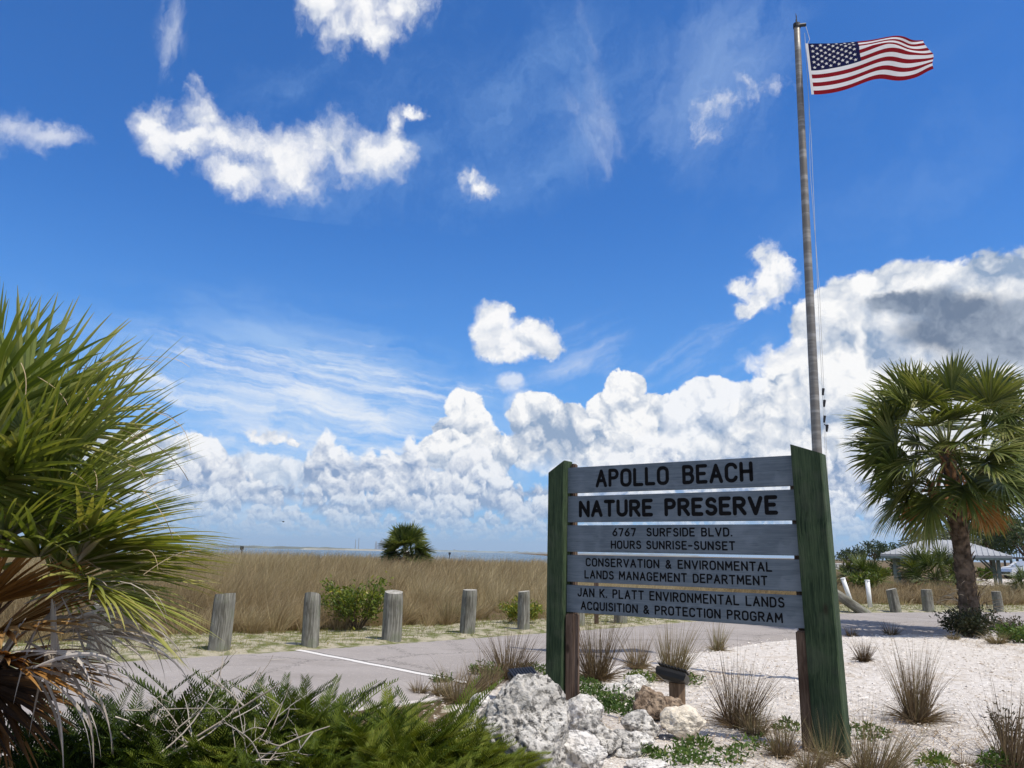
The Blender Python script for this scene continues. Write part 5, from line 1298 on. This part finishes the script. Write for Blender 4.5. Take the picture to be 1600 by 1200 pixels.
# ------------------------------------------------------------------ grass without number: the brown field, the verge, litter on the sand
def field():
    q = rs(200); g = Geo()
    def patch(n_t, yr, xr, cond, nb, hr, wid, segs, rad, spread):
        Y = yr[0] + (yr[1] - yr[0]) * q.uniform(0, 1, n_t) ** 1.15; X = q.uniform(xr[0], xr[1], n_t) * Y
        df = sdist(X, Y, FARL) + 1.2 * (vnoise(X * .5, Y * .5, 9) - .5)
        k = cond(X, Y, df) & (vnoise(X * .35, Y * .35, 31) * .6 + vnoise(X * 1.1, Y * 1.1, 32) * .4 > .20); X, Y, df = X[k], Y[k], df[k]; n = len(X)
        Z = gheight(X, Y); h = (hr[0] + (hr[1] - hr[0]) * vnoise(X * .28, Y * .28, 41) + .10 * q.normal(size=n)) * sstep(df, 1.2, 5.0) ** .45
        h = np.maximum(h, .25); tone = -.05 + .52 * vnoise(X * .22, Y * .22, 51) + .42 * vnoise(X * .07, Y * .10, 52) + q.normal(0, .15, n); h = h * (.78 + .40 * vnoise(X * .11, Y * .11, 53))
        i = np.repeat(np.arange(n), nb); m = len(i); a = q.uniform(0, 6.283, m); r = np.sqrt(q.uniform(0, 1, m)) * rad
        sp = q.uniform(.0, 1., m) ** .8 * spread
        root = np.stack([X[i] + np.cos(a) * r, Y[i] + np.sin(a) * r, Z[i] - .02], 1)
        d = np.stack([np.cos(a) * sp + .22, np.sin(a) * sp, np.ones(m)], 1) + q.normal(0, .08, (m, 3))
        blades(g, root, d, h[i] * q.uniform(.5, 1.25, m), wid * (Y[i] / 20) ** .7, q.uniform(.2, 1.3, m), segs, tone[i] + q.normal(0, .13, m), pw=1.3, wind=(.45, 0, -.9), tone_tip=.25)
    left = lambda X, Y, df: (df > 2.2) & (X < .34 * Y + 2)
    patch(2100, (13, 30), (-.75, .36), left, 110, (.62, 1.02), .0075, 5, .13, .85)
    patch(3600, (26, 64), (-.75, .36), left, 30, (.70, .95), .012, 4, .18, .7)
    right = lambda X, Y, df: (df > 2.6) & (df < 13) & (X > .34 * Y + 1)
    patch(1700, (24, 50), (.34, .85), right, 40, (.35, .72), .010, 4, .15, .8)
    tag(g.build('field_grass', M_FIELD), kind='stuff')
    g = Geo(); n = 110000; Y = 9 + 33 * q.uniform(0, 1, n) ** 1.5; X = q.uniform(-.75, .75, n) * Y; df = sdist(X, Y, FARL)
    k = (df > .05) & (df < 3.6) & (vnoise(X * 1.6, Y * 1.6, 61) * .7 + vnoise(X * 5, Y * 5, 62) * .4 + .12 * df > .36); X, Y = X[k], Y[k]; n = len(X)
    blades(g, np.stack([X, Y, gheight(X, Y)], 1), q.normal(0, .55, (n, 3)) + [.1, 0, .8], q.uniform(.04, .14, n), .007 * (Y / 15), .5, 2, .25 + .6 * vnoise(X * .7, Y * .7, 63) + q.normal(0, .12, n))
    tag(g.build('verge_grass', M_LAWN), kind='stuff')
    g = Geo(); n = 15000; Y = 5 + 14 * q.uniform(0, 1, n) ** 1.3; X = q.uniform(-.2, .75, n) * Y; dn = sdist(X, Y, NEARL)
    v = vnoise(X * .8, Y * .8, 71) * .6 + vnoise(X * 2.6, Y * 2.6, 72) * .4
    k = (dn < -.05) & ((v > .55) | (q.uniform(0, 1, n) < .10)); X, Y = X[k], Y[k]; n = len(X); a = q.uniform(0, 6.283, n)
    blades(g, np.stack([X, Y, gheight(X, Y) + .008], 1), np.stack([np.cos(a), np.sin(a), q.uniform(-.02, .22, n)], 1), q.uniform(.03, .20, n), q.uniform(.002, .007, n), .05, 3, q.uniform(0, 1, n), side=np.stack([-np.sin(a), np.cos(a), 0 * a], 1))
    for (x, y, hw, n) in ((1350, 1045, 60, 150), (1440, 1140, 110, 420), (1150, 1145, 110, 380), (1500, 990, 150, 700), (1560, 1010, 60, 300), (1480, 1170, 130, 500), (1230, 1190, 90, 260), (980, 1140, 60, 200), (1100, 1060, 60, 160)):
        c = gat(x, y); kk = c.y / 1200 * hw; aa = q.uniform(0, 6.283, n); r = np.sqrt(q.uniform(0, 1, n)); X = c.x + kk * r * np.cos(aa); Y = c.y + kk * 1.2 * r * np.sin(aa); a = q.uniform(0, 6.283, n)
        blades(g, np.stack([X, Y, np.maximum(gheight(X, Y), -.01) + .01], 1), np.stack([np.cos(a), np.sin(a), q.uniform(0, .3, n)], 1), q.uniform(.06, .30, n), q.uniform(.003, .008, n), .08, 3, q.uniform(0, .8, n), side=np.stack([-np.sin(a), np.cos(a), 0 * a], 1))
    tag(g.build('straw_litter', M_STRAW), kind='stuff')
    g = Geo(); n = 15000; Y = 5 + 13 * q.uniform(0, 1, n) ** 1.5; X = q.uniform(-.1, .75, n) * Y; dn = sdist(X, Y, NEARL); k = dn < .05 + .3 * q.uniform(0, 1, n) ** 3; X, Y = X[k], Y[k]; n = len(X)
    s = q.uniform(.006, .024, n) * (Y / 8) ** .4; T = np.array([[1, 0, -.3], [-.5, .87, -.3], [-.5, -.87, -.3], [0, 0, .7]])
    R = q.normal(0, 1, (n, 4, 3)) * .28; V = (T[None] * q.uniform(.6, 1.4, (n, 1, 3)) + R) * s[:, None, None] * [1, 1, .45]
    V += np.stack([X, Y, np.maximum(gheight(X, Y), .0) + .004], 1)[:, None]
    i = np.arange(n)[:, None] * 4; F = (i[:, :, None] + np.array([[0, 1, 3], [1, 2, 3], [2, 0, 3], [0, 2, 1]])[None]).reshape(-1, 3)
    g.add(V.reshape(-1, 3), [F], np.repeat(q.uniform(0, 1, n), 4))
    tag(g.build('shell_fragments', leafmat("shell_bits", G_((.34, .27, .20), (.52, .46, .39), (.62, .57, .51), (.74, .70, .65)), .8, 0, .2)), kind='stuff')
field()
# ------------------------------------------------------------------ trees, shelter, cars and the city far off
def tree(px_, py_, D, H, R, label, seed, m, trunk_h=.35, n=2600, leaf=.28, name='tree', group="trees beyond the parking lot", tone=.45, clumps=16, tr=.16):
    q = rs(seed); b = atd(px_, py_, D); zb = gz(b.x, b.y); root = tag(empty(name, (b.x, b.y, zb)), label, "tree", group)
    g = Geo(); ends = []
    tube(g, [(0, 0, -.3), (q.normal(0, .1), 0, H * trunk_h * .6), (q.normal(0, .2), 0, H * trunk_h)], [tr * 1.25, tr, tr * .8], 8)
    for i in range(clumps):
        a = i * 2.4; t = (i + .5) / clumps; r = R * math.sqrt(1 - (2 * t - 1) ** 2) * q.uniform(.6, .95)
        e = np.array([math.cos(a) * r, math.sin(a) * r, H * (trunk_h + .12 + (1 - trunk_h - .22) * t)]); ends.append(e)
        mid = e * [.4, .4, 1] * [1, 1, .75] + [0, 0, H * .05]
        tube(g, [(0, 0, H * trunk_h * .9), mid, e], [tr * .5, tr * .3, tr * .1], 5, cap=False)
    g.build('trunk', M_STEM, root)
    E = np.array(ends); i = q.integers(0, clumps, n); cr = R * .36
    off = nrm(q.normal(0, 1, (n, 3))) * (q.uniform(0, 1, n) ** .45)[:, None] * cr * [1, 1, .7]
    g = Geo(); blades(g, E[i] + off, q.normal(0, 1, (n, 3)), leaf * q.uniform(.5, 1.3, n), leaf * .5, .2, 2, tone + (q.normal(0, .15, clumps))[i] + q.normal(0, .14, n), prof='leaf')
    g.build('crown', m, root); return root
tree(1475, 912, 60, 3.9, 2.6, "grey green small leaved tree spreading over the shelter roof", 301, M_GREYTREE, n=2600, leaf=.26, tone=.5)
tree(1552, 908, 85, 6.4, 4.2, "broad dark green tree right behind the tall palm's trunk", 302, M_TREE, n=3000, leaf=.42)
tree(1608, 905, 78, 6.2, 3.8, "dark green tree at the right edge above the white car", 303, M_TREE, n=2600, leaf=.40, tone=.38)
tree(1520, 905, 95, 5.2, 3.0, "small dark tree seen under the shelter roof right of the tall palm's trunk", 304, M_TREE, n=1400, leaf=.42, tone=.3)
tree(1332, 887, 170, 3.6, 3.4, "low dark tree farthest left above the white railing", 305, M_TREE, n=700, leaf=.6, tone=.35, trunk_h=.2)
tree(1368, 888, 150, 5.2, 3.0, "feathery dark tree rising above the light green shrub", 306, M_TREE, n=800, leaf=.5, tone=.3, trunk_h=.3)
tree(1398, 888, 160, 4.8, 4.4, "dark tree just left of the shelter's roof corner", 307, M_TREE, n=900, leaf=.55, tone=.32, trunk_h=.25)
tree(1425, 888, 140, 3.8, 4.6, "wide low tree seen under the shelter's roof", 308, M_TREE, n=900, leaf=.5, tone=.42, trunk_h=.2)

def shelter():
    roofm = plain("metal_roof", (.37, .37, .36), .5, .4, .2, var=.08, scale=2.); pm = plain("shelter_timber", (.16, .20, .18), .8, var=.2); tm = plain("table_timber", (.24, .20, .16), .85)
    D = 47.; a = atd(1396, 917, D); c = atd(1559, 917, D); z0 = gz(a.x, a.y); ev = atd(1390, 865.5, D).z; rt = atd(1470, 844, D + 2.5).z
    cx, w, dp = (a.x + c.x) / 2 + .1, (c.x - a.x) / 2, 2.4
    az = math.atan2(cx, D); w *= math.cos(az); vd = (math.sin(az), math.cos(az))
    root = tag(empty('picnic_shelter', (cx + vd[0] * dp, D + vd[1] * dp, z0), -az), "open picnic shelter with a pale metal hip roof behind the tall palm", "shelter")
    W, Dp, t = w + .70, dp + .8, .16; e = ev - z0; r = rt - z0; rl = W * .30
    g = Geo()
    V = [(-W, -Dp, e), (W, -Dp, e), (W, Dp, e), (-W, Dp, e), (-rl, 0, r), (rl, 0, r)]; V += [(x, y, z - t) for x, y, z in V[:4]]
    g.add(V, [np.array([[0, 1, 5, 4], [2, 3, 4, 5], [0, 6, 7, 1], [1, 7, 8, 2], [2, 8, 9, 3], [3, 9, 6, 0], [6, 9, 8, 7]]), np.array([[1, 2, 5], [3, 0, 4]])])
    rf = g.build('roof', roofm, root)
    g = Geo()
    for k in range(1, 24):                              # standing seams down the near slope
        x = -W + 2 * W * k / 24; xt = max(min(x, rl), -rl); f = 1 if abs(x) <= rl else (W - abs(x)) / (W - rl)
        tube(g, [(x, -Dp, e + .02), (x if abs(x) <= rl else x, -Dp + Dp * f, e + (r - e) * f + .02)], .025, 4)
    g.build('standing_seam', roofm, rf)
    g = Geo(); box(g, (0, -Dp + .02, e - t - .03), (2 * W - .1, .08, .12)); box(g, (0, Dp - .02, e - t - .03), (2 * W - .1, .08, .12)); g.build('fascia', pm, rf)
    for x in (-w, w):
        for y in (-dp, dp):
            g = Geo(); box(g, (x, y, (e - t) / 2 - .1), (.20, .20, e - t + .2), bev=.015); po = g.build('post', pm, root)
            g = Geo(); s = -1 if x > 0 else 1
            tube(g, [(x + s * .06, y, e - 1.0), (x + s * .75, y, e - t - .06)], .05, 4); g.build('brace', pm, po)
    tp = (cx + vd[0] * dp - 1.4, D + vd[1] * dp + .7)
    t_ = tag(empty('picnic_table', (tp[0], tp[1], gz(*tp)), -az), "brown picnic table standing under the shelter roof", "picnic table")
    for nm, y, z, d_ in (('tabletop', 0, .74, .75), ('bench', -.72, .44, .26), ('bench', .72, .44, .26)):
        g = Geo(); box(g, (0, y, z), (1.8, d_, .05), bev=.008); g.build(nm, tm, t_)
    for x in (-.6, .6):
        for s in (-1, 1):
            g = Geo(); tube(g, [(x, s * .25, .72), (x, s * .78, .0)], .045, 4); g.build('leg', tm, t_)
        g = Geo(); box(g, (x + .05, 0, .42), (.05, 1.5, .09)); g.build('cross_beam', tm, t_)
shelter()
p = atd(1420, 917, 44); root = tag(empty('tree_stump', (p.x, p.y, gz(p.x, p.y))), "short dark stump with dry straw on top left of the largest palmetto", "stump")
g = Geo(); tube(g, [(0, 0, -.2), (0, 0, .3), (.02, 0, .85), (.03, 0, 1.0)], [.34, .30, .33, .24], 12); g.build('stump_body', M_BARK, root)
q = rs(9); a = q.uniform(0, 6.28, 70); g = Geo(); blades(g, np.stack([np.cos(a) * .18, np.sin(a) * .18, np.full(70, .95)], 1), np.stack([np.cos(a), np.sin(a), q.uniform(-.2, 1, 70)], 1), .45, .05, 1.2, 4, q.uniform(0, 1, 70)); g.build('dry_leaf', M_STRAW, root)

def railing():
    m = plain("white_rail", (.74, .73, .70), .6, var=.05); D = 120.; a = atd(1290, 887, D); c = atd(1338, 887, D); zt = atd(1320, 881, D).z; zb = atd(1320, 888.5, D).z
    root = tag(empty('white_railing', (a.x, D, zb - 1.2)), "long low white pierced railing right of the sign's near post, far off", "railing")
    L = c.x - a.x; h = zt - zb; o = 1.2
    g = Geo(); box(g, (L / 2, 0, o + h), (L, .3, .16)); g.build('top_rail', m, root)
    g = Geo(); box(g, (L / 2, 0, o + .02), (L, .3, .16)); g.build('bottom_rail', m, root)
    g = Geo(); n = int(L / .42)
    for k in range(n):
        x = .1 + k * .42; tube(g, [(x, 0, o), (x + .36, 0, o + h)], .06, 4); tube(g, [(x + .36, .05, o), (x, .05, o + h)], .06, 4)
    g.build('lattice', m, root)
    for k in range(6):
        g = Geo(); box(g, (L * k / 5, 0, (o + h) / 2 - .2), (.28, .34, o + h + .4)); g.build('post', m, root)
railing()

# ------------------------------------------------------------------ parked cars at the right edge
def car_proto(loc, paint, label, rz, L=4.6, Hh=1.68, W=1.86, suv=True):
    glass = bpy.data.materials.get("car_glass") or plain("car_glass", (.012, .014, .016), .08, .6); tyre = bpy.data.materials.get("tyre") or plain("tyre", (.018, .018, .018), .85); rimm = bpy.data.materials.get("rim") or plain("rim", (.45, .45, .46), .3, .5, .8); lampm = bpy.data.materials.get("headlamp") or plain("headlamp", (.65, .67, .70), .1, .6); blk = bpy.data.materials.get("car_trim") or plain("car_trim", (.02, .02, .022), .6)
    root = tag(empty('parked_car', loc, rz), label, "car", "cars parked beyond the shelter")
    h = Hh
    prof = [(-2.28, .34), (-2.30, .62), (-2.22, .86), (-1.95, .98), (-1.18, 1.06), (-.42, 1.58), (-.05, h - .04), (.6, h), (1.55, h - .05), (1.95, h - .25), (2.22, 1.05), (2.28, .70), (2.24, .36)]
    prof = [(x * L / 4.6, z) for x, z in prof]
    n = len(prof); P = np.array(prof)
    def tuck(z): return np.where(z > 1.02, 1 - .20 * (z - 1.02) / (h - 1.02), 1 - .06 * np.clip((.5 - z) / .3, 0, 1))
    rings = []
    for f in (-1, -.9, -.45, 0, .45, .9, 1):
        s = 1 if abs(f) < .95 else .985
        x = P[:, 0] * (1 - .03 * (abs(f) > .8)); z = P[:, 1] - .02 * (abs(f) > .95)
        rings.append(np.stack([x, f * W / 2 * tuck(P[:, 1]), z], 1))
    V = np.concatenate(rings); m = len(rings); i = np.arange(m - 1)[:, None] * n + np.arange(n)[None]; j = np.arange(m - 1)[:, None] * n + (np.arange(n)[None] + 1) % n
    g = Geo(); g.add(V, [np.stack([i, i + n, j + n, j], -1).reshape(-1, 4), np.arange(n)[None], (np.arange(n) + (m - 1) * n)[None, ::-1]])
    g.build('body', paint, root)
    for s in (-1, 1):
        y = lambda z: s * (W / 2 * float(tuck(np.array(z))) + .012)
        for (q0, q1, q2, q3) in (((-1.0, 1.08), (-.42, h - .16), (.22, h - .13), (.22, 1.08)), ((.32, 1.08), (.32, h - .13), (1.10, h - .15), (1.10, 1.08)), ((1.2, 1.08), (1.2, h - .16), (1.72, h - .28), (1.92, 1.10))):
            g = Geo(); g.add([(x, y(z), z) for x, z in (q0, q1, q2, q3)] + [(x, y(z) - s * .02, z) for x, z in (q0, q1, q2, q3)], [np.array([[0, 1, 2, 3], [0, 4, 5, 1], [1, 5, 6, 2], [2, 6, 7, 3], [3, 7, 4, 0]])]); g.build('side_window', glass, root)
        g = Geo(); g.add([(-2.22, s * .55, .80), (-2.08, s * .90, .78), (-2.0, s * .88, .92), (-2.16, s * .55, .91), (-2.10, s * .55, .80), (-1.9, s * .86, .78), (-1.9, s * .86, .92), (-2.05, s * .55, .92)], [np.array([[0, 1, 2, 3], [3, 2, 6, 7], [0, 4, 5, 1], [1, 5, 6, 2], [0, 3, 7, 4]])]); g.build('headlight', lampm, root)
        g = Geo(); box(g, (-.85, s * (W / 2 + .08), 1.08), (.14, .2, .13), bev=.03); g.build('wing_mirror', paint, root)
        for x in (-1.42, 1.40):
            g = Geo(); a = np.linspace(0, 2 * np.pi, 25)[:-1]
            tube(g, [(x, s * (W / 2 - .22), .34), (x, s * (W / 2 + .012), .34)], [.36, .36], 24); w = g.build('wheel', tyre, root)
            g = Geo(); tube(g, [(x, s * (W / 2 - .1), .34), (x, s * (W / 2 + .024), .34)], [.235, .225], 18); g.build('rim', rimm, w)
            g = Geo(); aa = np.linspace(0, np.pi, 13); c0 = np.stack([x + .43 * np.cos(aa), np.full(13, s * (W / 2 + .006)), .36 + .43 * np.sin(aa)], 1); c1 = np.stack([x + .36 * np.cos(aa), np.full(13, s * (W / 2 + .010)), .35 + .36 * np.sin(aa)], 1)
            g.add(np.concatenate([c0, c1]), [np.stack([np.arange(12), np.arange(12) + 1, np.arange(12) + 14, np.arange(12) + 13], 1)]); g.build('wheel_arch', blk, root)
    g = Geo(); ww = W / 2 * .80; g.add([(-1.12, -ww * 1.05, 1.11), (-1.12, ww * 1.05, 1.11), (-.44, ww * .93, h - .12), (-.44, -ww * .93, h - .12)], [np.array([[0, 1, 2, 3]])]); 
    g.build('windscreen', glass, root)
    g = Geo(); box(g, (-2.27, 0, .52), (.08, 1.5, .22), bev=.02); g.build('bumper_grille', blk, root)
    return root
white = plain("white_car_paint", (.70, .71, .72), .22, .5, var=.02); silver = plain("silver_car_paint", (.52, .54, .56), .22, .5, .3, var=.02)
c = atd(1607, 905, 70); car_proto((c.x + .2, c.y, gz(c.x, c.y)), silver, "silver white car side on at the right edge, nose pointing left", .0, Hh=1.56)
c = atd(1600, 898, 88); car_proto((c.x, c.y, gz(c.x, c.y)), white, "white car parked farther back behind the silver white car", .25, Hh=1.45)

def lookout():
    tm = plain("dark_timber", (.06, .058, .058), .8); D = 150.; a = atd(1582, 893, D); c = atd(1612, 893, D); zt = atd(1590, 872, D).z - gz(a.x, D)
    root = tag(empty('timber_platform', (a.x, D, gz(a.x, D))), "dark timber platform on posts at the right edge above the cars", "platform")
    L = c.x - a.x; g = Geo(); box(g, (L / 2, 1, zt), (L + .6, 2.6, .35)); g.build('deck', tm, root)
    for k in range(4):
        for y in (0, 2):
            g = Geo(); box(g, (L * k / 3, y, zt / 2), (.28, .28, zt)); g.build('post', tm, root)
    g = Geo(); box(g, (L / 2, -.2, zt + 1.0), (L + .6, .12, .14))
    for k in range(8): box(g, (L * k / 7, -.2, zt + .55), (.1, .1, .9))
    g.build('rail', tm, root)
lookout()

# ------------------------------------------------------------------ across the water: towers, stacks, markers; a bird
M_CITY = plain("city_concrete", (.30, .31, .32), .8, var=.1, scale=.01); M_CITY2 = plain("city_glass", (.18, .22, .26), .4, .5, var=.1, scale=.01)
CITY = [(588, 846, 3.2), (593, 848, 3), (596, 843, 3), (599.5, 845, 4), (603, 847, 4), (674, 858, 4), (681, 859, 6), (690, 859.5, 3), (710, 858.5, 3), (720, 861, 6), (741, 861, 4), (767, 862, 3), (811, 862.5, 5), (827, 863.5, 3), (848, 864, 4)]
words = ["slim tower at the left end of the far city cluster", "low tower in the far city cluster beside the slim end tower", "tallest tower of the far city cluster", "broad glassy tower right of the far cluster's tallest", "stepped tower nearest the small sabal palm's left side",
         "far block just right of the small sabal palm", "long low far block second right of the small sabal palm", "narrow far block on the dark shoreline, third right of the small sabal palm", "far slim tower above the small dark marker post", "low far block amid the dark shoreline's middle",
         "far block on the low shoreline left of the paired blocks", "tiny far tower midway to the sign's far post", "wide twin topped far block, most distinct near the sign's far post", "small far block right of the twin topped one", "far block closest to the sign's far post"]
for k, ((x, yt, w), lab) in enumerate(zip(CITY, words)):
    D = 9300. if x < 640 else 11000.; b = atd(x, yt, D); k_ = D / 1200; W = w * k_; H = b.z + 1
    root = tag(empty('distant_tower', (b.x, D, 0)), "hazy " + lab, "building", "city skyline across the bay")
    g = Geo(); box(g, (0, 0, H * .42), (W, W * .8, H * .84 + 2)); box(g, (0, 0, H * .9), (W * .62, W * .5, H * .2)); box(g, (W * .3, 0, H * .3), (W * .9, W, H * .6))
    g.build('tower_block', M_CITY2 if k % 3 == 1 else M_CITY, root)
for x, yt, lab in ((556, 843, "thin pale smokestack far across the water, left one of the pair"), (561, 841, "thin pale smokestack far across the water, right one of the pair")):
    D = 5200.; b = atd(x, yt, D); root = tag(empty('smokestack', (b.x, D, 0)), lab, "smokestack", "smokestacks across the bay")
    g = Geo(); tube(g, [(0, 0, -2), (0, 0, b.z * .5), (0, 0, b.z)], [3.2, 2.6, 2.1], 10); g.build('chimney_shaft', M_CITY, root)
M_MARK = plain("marker_timber", (.03, .03, .032), .8)
for x, y0, y1, D, lab in ((378, 853.5, 861, 160, "small dark marker post in the water at left, above the grass"), (702.5, 863, 868.5, 260, "small dark marker post in the water right of the small sabal palm")):
    b = atd(x, y1, D); t = atd(x, y0, D); root = tag(empty('channel_marker', (b.x, D, -1.)), lab, "marker", "marker posts in the water")
    H = t.z + 1; g = Geo(); tube(g, [(0, 0, -2), (0, 0, H)], [.16, .14], 8); g.build('pile', M_MARK, root)
    g = Geo(); box(g, (0, -.18, H - .35), (.75, .06, .7)); g.build('dayboard', M_MARK, root)
b = atd(443, 815, 120); g = Geo(); sp = np.linspace(-1, 1, 9)
wing = np.stack([sp * .75, .12 * np.abs(sp), .22 * np.abs(sp) - .12 * sp ** 2], 1); ch = (.26 * (1 - np.abs(sp) ** 1.5) + .04)[:, None] * [0, 1, 0]
for dz in (.0, .02): g.add(np.concatenate([wing + [0, 0, dz], wing + ch + [0, 0, dz]]), [np.stack([np.arange(8), np.arange(8) + 1, np.arange(8) + 10, np.arange(8) + 9], 1)])
tube(g, [(-.02, -.30, .02), (0, -.2, .03), (0, 0, 0), (0, .3, 0), (0, .5, .01)], [.02, .06, .10, .07, .02], 8)
o = g.build('bird', M_MARK); o.location = b; o.rotation_euler.z = .6; tag(o, "small dark bird gliding low over the field at left", "bird")
# ------------------------------------------------------------------ sea air: one even box of haze round everything
def build_haze():
    m = bpy.data.materials.new("sea_haze"); m.use_nodes = True; nt = m.node_tree; nt.nodes.clear()
    o_ = nt.nodes.new('ShaderNodeOutputMaterial'); v = nt.nodes.new('ShaderNodeVolumePrincipled')
    v.inputs['Color'].default_value = (.72, .84, .96, 1); v.inputs['Density'].default_value = 3.6e-5; v.inputs['Anisotropy'].default_value = .2
    nt.links.new(v.outputs[0], o_.inputs['Volume'])
    g = Geo(); box(g, (0, 7000, 81), (30000, 16000, 172))
    o = g.build('haze', m); o['kind'] = 'stuff'
    m.cycles.homogeneous_volume = True
build_haze()
# ------------------------------------------------------------------ sea air: one even box of haze round everything
def build_haze():
    m = bpy.data.materials.new("sea_haze"); m.use_nodes = True; nt = m.node_tree; nt.nodes.clear()
    o_ = nt.nodes.new('ShaderNodeOutputMaterial'); v = nt.nodes.new('ShaderNodeVolumePrincipled')
    v.inputs['Color'].default_value = (.72, .84, .96, 1); v.inputs['Density'].default_value = 3.6e-5; v.inputs['Anisotropy'].default_value = .2
    nt.links.new(v.outputs[0], o_.inputs['Volume'])
    g = Geo(); box(g, (0, 7000, 81), (30000, 16000, 172))
    o = g.build('haze', m); o['kind'] = 'stuff'
    m.cycles.homogeneous_volume = True
build_haze()
